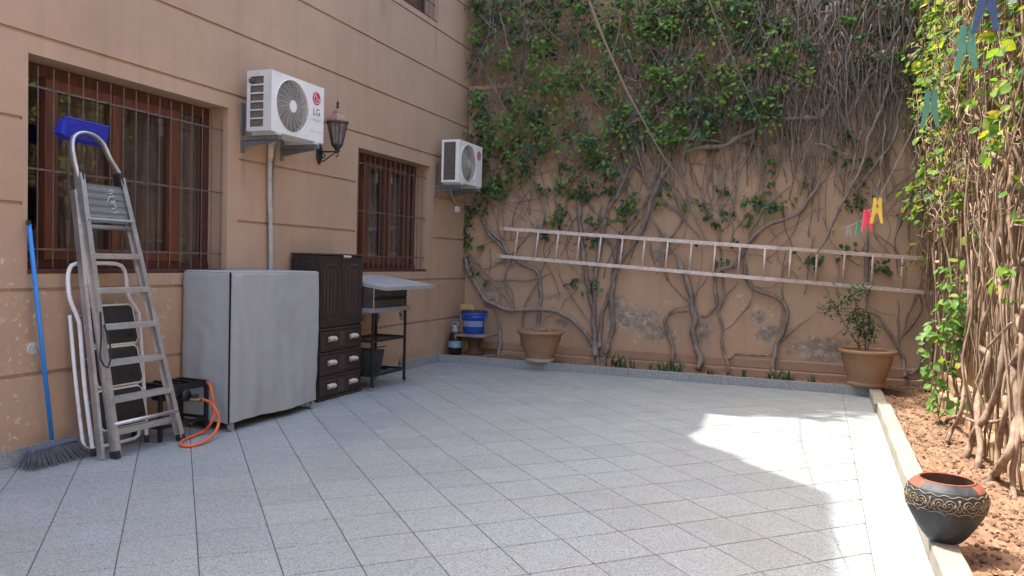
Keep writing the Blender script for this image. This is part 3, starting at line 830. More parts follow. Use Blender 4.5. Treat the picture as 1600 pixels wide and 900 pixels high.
# ------------------------------------------------------------------ vines on the back wall
# main stems traced as (plant, width px, [(px, py), ...]) and laid onto the wall face
STEMS = [
 (0, 6, [(733,303),(740,318),(753,337),(758,350),(775,370),(785,378),(795,398),(800,403),(820,414),(835,420),(842,430),(845,460),(843,480),(841,510),(838,560)]),
 (0, 5, [(753,345),(760,360),(780,382),(793,398),(800,405)]),
 (0, 7, [(722,388),(728,410),(735,430),(748,452),(757,467),(772,476),(785,482),(810,485),(840,483),(870,487),(890,497),(905,510),(916,522),(926,537),(931,556)]),
 (0, 5, [(745,448),(753,462),(760,475),(774,482),(779,500),(782,520),(781,540),(778,562)]),
 (0, 3, [(727,390),(738,400),(753,420),(764,430),(770,440),(781,455),(788,463),(797,475),(803,483)]),
 (0, 3, [(731,395),(745,420),(757,436),(770,438),(790,438),(820,438),(845,434),(865,423)]),
 (0, 3.5, [(801,405),(793,420),(789,432),(789,442),(792,455),(800,470),(806,483)]),
 (0, 3, [(791,445),(800,455),(803,470),(804,482)]),
 (0, 3.5, [(783,440),(782,455),(780,470),(777,478)]),
 (0, 3.5, [(843,438),(832,455),(824,470),(819,482),(817,500),(815,540)]),
 (0, 4, [(829,268),(833,280),(840,300),(848,315),(852,335),(848,350),(842,360),(838,378),(835,402)]),
 (0, 2.5, [(783,312),(800,316),(820,314),(845,312),(858,318)]),
 (0, 2, [(745,390),(755,382),(780,375),(805,374),(825,370),(838,362)]),
 (0, 1.8, [(785,300),(786,320),(787,350),(789,374)]),
 (0, 3, [(893,262),(891,280),(887,305),(885,320),(893,345),(894,360),(888,380),(875,400)]),
 (0, 2, [(868,418),(880,440),(892,460),(905,480),(918,500),(926,520)]),
 (0, 2.2, [(738,300),(745,285),(752,262),(757,240),(755,200),(758,150)]),
 (0, 2.5, [(806,252),(820,262),(830,275)]),
 (0, 3, [(820,150),(827,170),(832,200),(833,230),(834,262)]),
 (0, 2.5, [(875,485),(882,470),(893,460),(905,448)]),
 (0, 2.5, [(845,505),(855,495),(870,490)]),
 (1, 8, [(935,570),(931,545),(929,520),(926,480),(920,450),(917,435),(912,400),(907,360),(905,322),(902,296)]),
 (1, 6, [(936,545),(938,515),(940,495),(944,480),(950,465),(956,448),(959,425),(961,400),(957,385),(944,372),(939,355),(937,340),(940,320)]),
 (1, 8, [(945,555),(954,525),(958,502),(955,482),(957,455),(962,425),(975,400),(990,380),(1000,363),(1010,340),(1015,320),(1022,300),(1033,278),(1045,258),(1051,243)]),
 (1, 5, [(958,420),(964,385),(970,367),(985,345),(1000,328),(1010,312),(1025,285)]),
 (1, 8, [(930,550),(928,500),(929,450),(933,410),(940,370),(945,347),(950,330),(957,315),(965,303),(971,290),(978,272),(988,256),(1005,268),(1020,262)]),
 (1, 8, [(940,222),(955,210),(965,202),(985,190),(1000,178),(1010,163),(1020,140)]),
 (1, 5, [(960,220),(977,200),(1000,185),(1010,172),(1030,158),(1048,142),(1075,118)]),
 (1, 3, [(1002,193),(1003,220),(1005,240),(1004,262)]),
 (1, 3, [(983,203),(988,222),(997,240),(1003,262),(1008,285)]),
 (1, 5, [(1030,170),(1035,205),(1043,225),(1047,250),(1050,275),(1052,300),(1060,315),(1066,330),(1066,345),(1058,360),(1045,373)]),
 (1, 5, [(1026,243),(1030,258),(1024,280),(1015,303)]),
 (1, 4, [(1036,240),(1035,262),(1030,280),(1018,305)]),
 (1, 2, [(977,205),(990,222),(1005,238),(1020,260),(1035,275),(1048,287)]),
 (1, 2.6, [(983,200),(985,230),(990,250),(1005,280),(1020,298),(1040,315),(1062,335),(1080,355),(1097,377)]),
 (1, 2.5, [(955,384),(965,390),(980,396),(993,405)]),
 (1, 3, [(960,287),(972,282),(985,277)]),
 (2, 6, [(1047,572),(1052,552),(1048,530),(1042,515),(1039,502),(1045,494),(1055,488),(1076,486)]),
 (2, 4, [(1038,500),(1046,488),(1058,481),(1075,479)]),
 (3, 10, [(1091,578),(1095,560),(1087,540),(1083,520),(1086,500),(1082,480),(1079,460),(1074,438),(1065,418),(1055,395),(1046,383)]),
 (3, 6, [(1048,388),(1038,370),(1030,358),(1022,348),(1012,340)]),
 (3, 5, [(1045,380),(1055,364),(1065,347)]),
 (3, 6, [(1084,485),(1092,492),(1102,495),(1112,487),(1119,474),(1119,460),(1117,445),(1118,430),(1130,420),(1145,417),(1155,405),(1163,392),(1168,382),(1185,362),(1200,352),(1220,345),(1240,337),(1252,328),(1262,315),(1272,300),(1278,288),(1284,270)]),
 (3, 3, [(1083,472),(1090,455),(1100,442),(1106,430)]),
 (3, 7, [(1040,222),(1055,217),(1080,217),(1110,219),(1130,224)]),
 (3, 7, [(1066,240),(1080,234),(1100,231),(1120,229),(1135,226),(1150,217),(1170,207),(1190,197),(1210,188),(1240,185),(1280,184),(1290,172),(1300,158),(1318,138)]),
 (3, 5, [(1075,300),(1068,268),(1068,240),(1078,215),(1088,195),(1094,165),(1090,140)]),
 (3, 4.5, [(1067,285),(1075,310),(1083,330),(1090,345),(1100,368),(1108,385)]),
 (3, 3, [(1080,262),(1092,290),(1100,315),(1108,340)]),
 (4, 4.5, [(1137,590),(1137,575),(1136,562),(1130,550),(1128,535),(1128,515),(1127,500),(1122,490),(1124,478),(1130,470),(1135,460),(1148,448),(1152,440)]),
 (4, 3.5, [(1127,485),(1130,470),(1131,450),(1129,430),(1127,405),(1124,380),(1125,360),(1120,340)]),
 (4, 3.2, [(1139,562),(1150,553),(1170,554),(1200,556),(1210,547),(1220,535),(1233,522),(1243,513),(1256,503),(1272,492)]),
 (4, 3.2, [(1131,517),(1145,507),(1155,495),(1163,485),(1171,478),(1175,460),(1175,435)]),
 (4, 5, [(1124,250),(1123,280),(1125,300),(1119,315),(1112,323)]),
 (4, 3, [(1104,235),(1105,280),(1107,300),(1112,325),(1111,358)]),
 (4, 3.5, [(1133,240),(1131,280),(1128,305),(1124,328),(1126,345)]),
 (4, 3, [(1147,225),(1150,280),(1149,310),(1143,335),(1137,358)]),
 (4, 2.4, [(1138,290),(1143,310),(1148,330),(1158,350),(1163,365)]),
 (4, 3, [(1183,320),(1165,340),(1150,358),(1142,372)]),
 (4, 3, [(1113,232),(1112,262),(1108,285),(1100,308)]),
 (5, 7, [(1206,590),(1209,562),(1213,540),(1220,525),(1228,505),(1230,490),(1226,475),(1218,467),(1200,460),(1180,451),(1168,440),(1164,420),(1163,405),(1166,388)]),
 (5, 2.6, [(1214,528),(1219,505),(1222,490),(1223,460),(1222,430),(1226,400),(1229,385)]),
 (5, 4, [(1170,385),(1171,370),(1173,360),(1180,348),(1187,337),(1197,322),(1208,313),(1225,300),(1238,289)]),
 (5, 4, [(1173,382),(1185,366),(1198,352),(1215,343)]),
 (5, 3.4, [(1192,213),(1190,240),(1192,270),(1193,300),(1195,330),(1192,358)]),
 (5, 4, [(1272,200),(1268,210),(1258,232),(1255,250),(1248,272)]),
 (5, 4, [(1236,190),(1238,223),(1238,250),(1241,270),(1245,280),(1254,288)]),
 (5, 3, [(1262,240),(1260,255),(1263,270),(1275,285),(1288,296)]),
 (5, 4, [(1284,170),(1283,208),(1285,235),(1287,262)]),
 (5, 2.6, [(1209,185),(1215,215),(1220,238)]),
 (5, 3, [(1268,225),(1268,260),(1266,300),(1268,325)]),
 (5, 3, [(1279,225),(1273,255),(1270,290),(1262,312)]),
 (5, 3, [(1287,-10),(1286,50),(1288,90),(1291,120),(1289,150),(1286,185)]),
 (5, 2.4, [(1200,353),(1205,362),(1213,372),(1222,372)]),
 (5, 2.6, [(1145,155),(1165,130),(1185,110),(1205,95)]),
 (5, 2, [(1215,100),(1232,90),(1252,68),(1284,30)]),
 (6, 5, [(1270,402),(1282,388),(1295,365),(1305,340),(1315,320),(1328,297),(1342,270),(1350,250),(1357,215),(1366,195),(1375,175),(1384,148),(1391,110),(1398,80)]),
 (6, 5.5, [(1393,150),(1395,110),(1402,80),(1410,50),(1418,20),(1424,-10)]),
 (6, 3.4, [(1357,130),(1353,150),(1350,180),(1345,210),(1337,240),(1331,270),(1318,300)]),
 (6, 4, [(1411,128),(1410,150),(1403,180),(1402,205),(1395,222),(1380,242),(1370,255),(1355,275),(1337,297)]),
 (6, 3, [(1384,180),(1383,195),(1380,230),(1376,270),(1373,300),(1371,330)]),
 (6, 7, [(1424,130),(1426,160),(1428,190),(1432,230),(1436,255),(1441,270),(1447,290),(1453,310),(1460,330),(1460,350),(1466,368)]),
 (6, 2, [(1290,283),(1320,270),(1350,264),(1400,265),(1440,265)]),
 (6, 2.2, [(1260,222),(1290,228),(1320,240),(1336,247)]),
 (6, 2.4, [(1356,280),(1335,300),(1322,318)]),
 (6, 6, [(1357,360),(1354,375),(1353,395),(1354,430),(1355,460),(1352,485)]),
 (6, 3.4, [(1358,343),(1365,360),(1375,380),(1390,397)]),
 (6, 3.4, [(1368,365),(1378,372),(1390,380),(1400,392),(1402,430)]),
 (6, 4.5, [(1397,392),(1398,378),(1402,360),(1410,335),(1417,315),(1430,300),(1450,283)]),
 (6, 3.4, [(1420,310),(1420,330),(1419,350),(1421,380),(1428,402)]),
 (6, 3, [(1372,312),(1400,298),(1425,292),(1447,286)]),
 (6, 3, [(1422,340),(1440,333),(1460,326)]),
 (6, 5, [(1414,590),(1412,565),(1405,547),(1390,520),(1378,502),(1370,492),(1354,486)]),
 (6, 4.5, [(1404,545),(1408,530),(1416,518),(1426,505),(1437,490),(1440,475),(1436,458)]),
 (6, 3.4, [(1404,535),(1403,510),(1404,490),(1403,470)]),
 (6, 3, [(1352,478),(1366,482),(1380,490),(1400,493)]),
 (6, 4.5, [(1412,520),(1416,498),(1425,478),(1432,460),(1440,440),(1450,428)]),
 (6, 4, [(1412,575),(1425,585),(1440,560),(1443,520),(1455,500),(1472,490)]),
 (6, 3, [(1400,560),(1385,570),(1372,575)]),
 (6, 2.6, [(1318,512),(1305,525),(1290,532),(1275,533)]),
]
VLAB = ['climbing vine at the left corner with one stem looping across behind the blue bucket',
        'climbing vine with a cluster of stems rising from one root between the two tan pots',
        'short climbing vine with a stem bent over in a hook beside the thickest trunk',
        'climbing vine with the thickest knotted trunk, right of the hooked stem',
        'slender climbing vine with pale wavy stem right of the thickest trunk',
        'climbing vine with curved stem beside the grey and cream peeling plaster',
        'climbing vine with forked stems behind the big tan pot at the right corner']
VBASE = [779, 933, 1048, 1091, 1137, 1207, 1412]
vines = []
for i in range(7):
    b = BY(VBASE[i], 575, BW - .2)
    vines.append(thing('climbing_vine', VLAB[i], 'vine', (b[0], BW - .2, .06), 'climbing vines on the back wall'))
PXM = 1204.0
def wall_pts(pts, off):
    out = []
    for k, (x, y) in enumerate(pts):
        P = BY(x, y, BW - off)
        o = off
        if P[2] < .26:                                   # roots step out over the plinth
            o = off + .10
            if P[2] < .15: o = off + .19
        out.append(BY(x, y, BW - o))
    return out
tr = [MB() for _ in range(7)]; sm = [MB() for _ in range(7)]
for si, (pl_, w, pts) in enumerate(STEMS):
    off = .02 + w * .0035 + random.uniform(0, .035)
    if sum(q[1] for q in pts) / len(pts) < 262: off += random.uniform(.06, .15)
    P = wall_pts(pts, off)
    for q in P:
        if q[2] < .13: q[2] = max(q[2], .03)
    C = crom(P, .035)
    d = np.linalg.norm(P[0] - CAMP)
    r0 = w / 2 * d / PXM * .92
    ph = random.uniform(0, 9)
    C = [c + np.array([.006 * math.sin(i * .9 + ph), -.004 * (1 + math.sin(i * .7 + ph)), .005 * math.cos(i * .6 + ph)]) for i, c in enumerate(C)]
    rr = [r0 * (1 + .15 * math.sin(i * .8 + ph) + random.uniform(-.14, .14)) for i in range(len(C))]
    nC = len(C)
    rr = [q * min(1, (.3 + .11 * i) if C[0][2] > .35 else 1, (.3 + .09 * (nC - 1 - i)) if C[-1][2] > .35 else 1) for i, q in enumerate(rr)]
    (tr if w >= 5 else sm)[pl_].tube(C, rr, 8 if w >= 5 else 6)
# tangle of thin stems in the upper part
def plant_of(px):
    return min(range(7), key=lambda i: abs(px - (790, 940, 1030, 1090, 1150, 1235, 1380)[i]))
def lowest(px):
    xs = [735, 760, 790, 860, 930, 1000, 1060, 1130, 1200, 1260, 1330, 1400, 1470]
    ys = [330, 320, 255, 265, 275, 225, 205, 200, 185, 175, 125, 100, 150]
    return float(np.interp(px, xs, ys))
for k in range(1700):
    px = random.uniform(742, 1475); lo = lowest(px)
    dens = 1.0 if px > 950 else .75
    if random.random() > dens: continue
    y0 = random.uniform(-60, lo); ln = random.uniform(25, 150)
    off = random.uniform(.03, .34) * (1 if y0 < 140 else .5)
    a = random.gauss(0, .35) if random.random() < .75 else random.uniform(-1.4, 1.4)
    pts = []; x, y = px, y0
    for s_ in range(6):
        pts.append((x, y)); a += random.gauss(0, .28); x += math.sin(a) * ln / 5; y += math.cos(a) * ln / 5
    C = [BY(px_, py_, BW - max(.012, off * (1 - .09 * i))) for i, (px_, py_) in enumerate(pts)]
    if min(c[2] for c in C) < .5: continue
    C = crom(C, .05)
    r = random.choice((.003, .004, .005, .007, .009))
    sm[plant_of(px)].tube(C, [r * (1 - .5 * i / len(C)) for i in range(len(C))], 5)
# long pale stems hanging in front of the leaf mass
for k in range(300):
    px = random.uniform(745, 1470) if random.random() < .45 else random.uniform(1180, 1470)
    y0 = random.uniform(-70, 60); ln = random.uniform(120, 330) if px > 1150 else random.uniform(90, 240)
    a = random.gauss(-.05, .22); pts = []; x, y = px, y0
    off = random.uniform(.10, .36)
    for s_ in range(9):
        pts.append((x, y)); a = a * .85 + random.gauss(0, .16); x += math.sin(a) * ln / 8; y += math.cos(a) * ln / 8
    C = crom([BY(p_[0], p_[1], BW - max(.015, off * (1 - .10 * i))) for i, p_ in enumerate(pts)], .05)
    r = random.choice((.004, .005, .006, .008, .011))
    sm[plant_of(px)].tube(C, [r * (1 - .35 * i / len(C)) for i in range(len(C))], 5)
# straggling runners lower on the wall
for k in range(150):
    px = random.uniform(760, 1465); y0 = random.uniform(lowest(px) - 20, 400)
    if px < 1000 and random.random() < .5: continue
    a = random.gauss(0, .7); ln = random.uniform(30, 120)
    pts = []; x, y = px, y0
    for s_ in range(6):
        pts.append((x, y)); a += random.gauss(0, .3); x += math.sin(a) * ln / 5; y += math.cos(a) * ln / 5
    C = crom([BY(p_[0], p_[1], BW - .016 - .01 * random.random()) for p_ in pts], .05)
    r = random.choice((.003, .004, .006))
    sm[plant_of(px)].tube(C, r, 5)
leaves_old = [[] for _ in range(7)]; leaves_new = [[] for _ in range(7)]
def clump(px, py, rad, n, young, off=None):
    i = plant_of(px); o = off if off is not None else random.uniform(.05, .30)
    c = BY(px, py, BW - o)
    for _ in range(n):
        v = np.array([random.gauss(0, 1), random.gauss(0, .55), random.gauss(0, .9)]) * rad * .55
        q = c + v; q[1] = min(q[1], BW - .02)
        (leaves_new if random.random() < young else leaves_old)[i].append(q)
for k in range(1150):
    px = random.uniform(738, 1462); lo = lowest(px)
    py = -75 + (lo + 85) * random.random() ** 1.1
    if px > 1230 and random.random() < .72: continue
    if random.random() < .22: continue
    young = .95 if random.random() < (.58 if px < 1260 else .2) else .04
    clump(px, py, random.uniform(.07, .16), random.randint(7, 22), young, random.uniform(.16, .36) if young > .5 else None)
for (px, py, rad, n, yg) in [(745,150,.14,40,.2),(750,185,.14,45,.1),(752,215,.14,45,.1),(757,250,.14,40,.1),(748,280,.1,30,.1),(760,300,.1,25,.3),(738,330,.1,26,.1),(730,350,.1,24,.1),(727,368,.09,22,.1),(733,382,.07,14,.3),(752,383,.05,9,.95),
        (727,405,.07,14,.2),(738,425,.08,14,.5),(760,442,.04,5,0),(785,295,.12,26,.7),(758,315,.07,12,.7),(778,282,.12,20,.5),(815,281,.14,24,.6),(843,292,.12,18,.4),(790,235,.14,30,.6),(795,262,.12,24,.8),
        (872,292,.08,16,.9),(873,330,.13,30,.6),(868,345,.10,18,.5),(853,345,.03,4,.4),(853,368,.04,6,0),(893,298,.18,45,.15),(912,300,.12,24,.1),(920,340,.05,6,0),(932,346,.07,9,0),(922,375,.09,14,0),(926,300,.13,28,.05),
        (953,294,.12,24,.05),(958,270,.12,24,.1),(988,308,.14,30,.75),(972,325,.16,34,.15),(985,328,.1,18,.1),(940,250,.12,24,.8),(928,255,.1,18,.9),(1035,297,.09,14,.6),(1030,320,.07,12,.8),(1068,321,.06,8,.5),(1092,317,.07,10,.6),
        (975,345,.05,8,1),(950,340,.05,9,1),(1182,311,.12,26,.35),(1166,318,.08,12,.35),(1195,316,.07,10,.3),(1212,325,.10,18,.2),(1170,347,.08,14,.5),(1172,337,.04,5,.1),(1135,332,.09,14,0),(1132,294,.08,11,.2),(1103,333,.08,10,.2),(1116,348,.09,12,.15),
        (1145,378,.07,9,.3),(1268,408,.12,16,0),(1262,404,.08,10,0),(1136,412,.06,8,0),(1120,410,.05,6,0),(889,443,.05,5,0),(895,438,.05,4,0),(909,455,.04,3,.6),(930,441,.09,14,.2),(925,452,.06,6,.3),(1230,314,.09,9,.7),(1204,286,.05,4,.3),(1195,300,.04,4,.4),
        (1244,212,.09,16,.9),(1232,198,.10,16,.9),(1202,252,.07,9,.3),(1205,265,.04,5,.3),(1300,240,.07,9,.2),(1322,210,.09,14,.4),(1325,205,.06,8,.7),(1320,255,.06,7,0),(1352,248,.09,14,0),(1335,215,.06,7,.2),(1260,290,.06,6,.2),(1330,320,.08,12,.05),(1345,315,.07,10,.05),
        (1325,388,.08,10,0),(1312,402,.05,5,0),(1380,415,.10,12,.05),(1388,422,.08,9,0),(1345,300,.1,12,.1),(1164,170,.13,34,.85),(1125,160,.12,24,.8),(1115,225,.12,24,.6),(1175,222,.10,16,.3),(770,470,.05,4,.5)]:
    clump(px, py, rad, n, yg, .06)
for k in range(260):                                     # thick leafy crest along the top
    clump(random.uniform(745, 1440), random.uniform(-80, 60), random.uniform(.08, .15), random.randint(8, 18), .25, random.uniform(.05, .2))
for i in range(7):
    if tr[i].v: tr[i].build('trunk', 'bark_grey' if i in (0, 4) else 'bark', vines[i], smooth=True)
    if sm[i].v: sm[i].build('stems', 'twig', vines[i], smooth=True, kind='stuff')
    if leaves_old[i]: leaf_obj('foliage', leaves_old[i], RS.uniform(.04, .085, len(leaves_old[i])), 'leaf_old', vines[i], face=(0, -1, .6), droop=1.6)
    if leaves_new[i]: leaf_obj('young_leaves', leaves_new[i], RS.uniform(.038, .088, len(leaves_new[i])), 'leaf_young', vines[i], face=(0, -.8, .8), droop=1.7)

# ------------------------------------------------------------------ vines on the right wall
RSTEMS = [
 (0, 12, [(1508,716),(1516,695),(1522,678),(1532,662),(1543,645),(1555,620),(1562,600),(1565,570),(1570,540),(1573,510),(1568,480),(1560,445),(1556,410),(1553,370),(1548,330),(1545,290)]),
 (1, 11, [(1526,735),(1532,700),(1529,670),(1527,640),(1530,615),(1540,590),(1545,565),(1543,552),(1531,543),(1530,530),(1538,505),(1540,480),(1550,450),(1556,420),(1560,380),(1566,330),(1570,280)]),
 (0, 6, [(1474,668),(1480,657),(1500,650),(1520,658),(1545,660),(1570,655),(1582,650)]),
 (2, 10, [(1556,735),(1560,697),(1565,670),(1572,640),(1570,610),(1572,590),(1580,570),(1590,555),(1592,530),(1587,500),(1583,470),(1587,430),(1584,390),(1590,340)]),
 (2, 15, [(1543,759),(1552,745),(1563,728),(1576,708),(1585,680),(1588,650),(1590,620),(1585,595),(1588,560),(1596,520),(1602,480)]),
 (3, 10, [(1586,783),(1583,760),(1582,735),(1588,700),(1594,660),(1597,620),(1594,580),(1597,540),(1592,500),(1585,480),(1580,450),(1590,420),(1604,405)]),
 (3, 9, [(1600,690),(1596,650),(1600,600),(1606,560)]),
 (0, 7, [(1480,690),(1488,670),(1500,650),(1505,620),(1508,590),(1505,560),(1510,520),(1515,480),(1512,430)]),
 (0, 5, [(1543,543),(1556,530),(1570,515),(1580,505)]),
 (1, 8, [(1575,300),(1580,265),(1565,250),(1552,238),(1560,200)]),
]
RLAB = ['sunlit climbing vine at the far end of the right wall, with a pale arching root',
        'sunlit climbing vine on the right wall with one S bent stem',
        'sunlit climbing vine on the right wall with the thickest leaning trunk',
        'sunlit climbing vine at the right picture edge with its root nearest the patterned pot']
rfoot = [(1508, 716), (1526, 735), (1543, 759), (1586, 783)]
rv = []
for i in range(4):
    b = Fl(*rfoot[i], .05); rv.append(thing('climbing_vine', RLAB[i], 'vine', (b[0], b[1], .04), 'climbing vines on the right wall'))
rt_, rs_ = [MB() for _ in range(4)], [MB() for _ in range(4)]
for (i, w, pts) in RSTEMS:
    foot = Fl(pts[0][0], pts[0][1], .04)
    X0 = foot[0] if foot[2] < .2 and 5.3 < foot[0] < 5.95 else 5.72
    P = []
    for k, (x, y) in enumerate(pts):
        X = X0 + min(1, k / 6.0) * max(0, (5.82 - X0)) + .015 * math.sin(k * 1.7)
        P.append(LX(x, y, X))
    C = crom(P, .05)
    rr = []
    for c in C:
        d = (c - CAMP) @ CF; rr.append(w / 2 * d / PXM * random.uniform(.78, .98))
    rt_[i].tube(C, rr, 9)
def rplant(y): return 0 if y > 7.6 else 1 if y > 6.8 else 2 if y > 6.1 else 3
for k in range(620):
    y = random.uniform(4.6, 9.9); z0 = .05 if random.random() < .10 else random.uniform(.9, 3.4)
    ln = random.uniform(.8, 3.2); x = random.uniform(5.76, 6.0)
    if z0 < .3: x = random.uniform(5.78, 5.9); 
    a = random.gauss(0, .12); P = []; yy, zz = y, max(z0, .05)
    if z0 < .3: zz = .10
    for s_ in range(8):
        P.append((x, yy, zz)); a = a * .8 + random.gauss(0, .16); yy += math.sin(a) * ln / 7; zz += math.cos(a) * ln / 7; x = min(6.02, max(5.70, x + random.gauss(0, .025)))
    r = random.choice((.004, .005, .007, .009, .013))
    C = crom(P, .08)
    if z0 < .3: C[0] = np.array((C[0][0], C[0][1], .02))
    rs_[rplant(y)].tube(C, [r * (1 - .4 * q / len(C)) for q in range(len(C))], 5)
for k in range(900):                                     # fine hanging tangle higher up
    y = random.uniform(4.6, 9.9); z = random.uniform(1.7, 4.6); a = random.uniform(0, 6.28); P = []; x = random.uniform(5.55, 5.9); ln = random.uniform(.2, .8)
    for s_ in range(6):
        P.append((x, y, z)); a += random.gauss(0, .5); y += math.sin(a) * ln / 5; z += math.cos(a) * ln / 5; x += random.gauss(0, .02)
    rs_[rplant(y)].tube(crom(P, .06), random.choice((.0025, .0035, .005)), 5)
rl = [[] for _ in range(4)]; ro = [[] for _ in range(4)]; rd = [[] for _ in range(4)]
for k in range(880):
    y = random.uniform(4.8, 9.95)
    z = random.uniform(.5, 5.0)
    keep = float(np.interp(z, [.5, 1.1, 1.5, 2.0, 2.8, 3.6, 5], [.01, .03, .09, .21, .5, .8, .9]))
    if random.random() > keep: continue
    x = random.uniform(5.55, 5.85)
    rad = random.uniform(.05, .13)
    t_ = random.random()
    for _ in range(random.randint(5, 18)):
        q = (min(6.0, x + random.gauss(0, .6) * rad), y + random.gauss(0, .8) * rad, z + random.gauss(0, .8) * rad)
        u = random.random()
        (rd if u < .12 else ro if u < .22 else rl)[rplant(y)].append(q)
for k in range(900):                                     # dense leaves against the wall, high up, shade put in as darker colour
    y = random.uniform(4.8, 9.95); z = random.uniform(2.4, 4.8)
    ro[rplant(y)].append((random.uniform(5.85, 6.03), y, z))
for i in range(4):
    if rt_[i].v: rt_[i].build('trunk', 'bark_pale', rv[i], smooth=True)
    if rs_[i].v: rs_[i].build('stems', 'twig_pale', rv[i], smooth=True, kind='stuff')
    if rl[i]: leaf_obj('foliage', rl[i], RS.uniform(.04, .105, len(rl[i])), 'leaf_sun_tone', rv[i], face=(-.7, -.3, .8), droop=.7)
    if ro[i]: leaf_obj('shade_toned_foliage', ro[i], RS.uniform(.05, .10, len(ro[i])), 'leaf_old', rv[i], face=(-.8, -.2, .6), droop=.8)  # darker leaf colour in place of shade, with stray dark leaves
    if rd[i]: leaf_obj('dry_leaves', rd[i], RS.uniform(.04, .08, len(rd[i])), 'dry_leaf', rv[i], face=(-.7, -.3, .6), droop=.9)

# leafy shoot standing in front of the right hand vines
sp = thing('leafy_shrub', 'bright green leafy shoot growing from the bed in front of the right vines', 'shrub', (*Fl(1468, 664, .05)[:2], .05))
sb = Fl(1468, 664, .05); sy = sb[1]
smb = MB(); lp = []
for pts in ([(1468,664),(1465,640),(1463,615),(1458,590),(1452,560)], [(1467,650),(1472,620),(1480,590),(1488,560),(1490,530),(1486,500)], [(1468,655),(1480,640),(1495,630),(1505,628)], [(1486,530),(1500,520),(1515,518)],
            [(1484,505),(1470,500),(1450,505)], [(1490,540),(1500,500),(1505,470),(1500,440),(1490,420)]):
    P = [BY(x, y, sy + random.uniform(-.05, .05)) for x, y in pts]; P[0][1] = sy
    smb.tube(crom(P, .04), .0045, 5)
    for q in crom(P, .03)[2:]:
        if random.random() < .55: lp.append(q + np.array([random.gauss(0, .02), random.gauss(0, .04), random.gauss(0, .02)]))
for (px, py, r, n) in [(1455,530,14,11),(1445,545,8,6),(1485,520,22,20),(1470,505,16,12),(1500,505,16,9),(1510,520,12,7),(1450,580,12,9),(1458,600,12,8),(1455,622,8,6),(1460,640,10,6),(1490,635,8,5),(1505,630,6,4),(1490,470,14,10),(1475,445,10,7),(1505,478,10,7),(1480,420,10,7),(1470,470,10,6),(1495,540,14,8),(1500,490,10,6)]:
    for _ in range(n):
        lp.append(BY(px + random.gauss(0, r * .6), py + random.gauss(0, r * .45), sy + random.gauss(0, .07)))
smb.build('stems', 'twig_pale', sp, smooth=True, kind='stuff')
leaf_obj('foliage', lp, RS.uniform(.055, .10, len(lp)), 'leaf_young', sp, face=(-.5, -.5, .8), droop=.6)

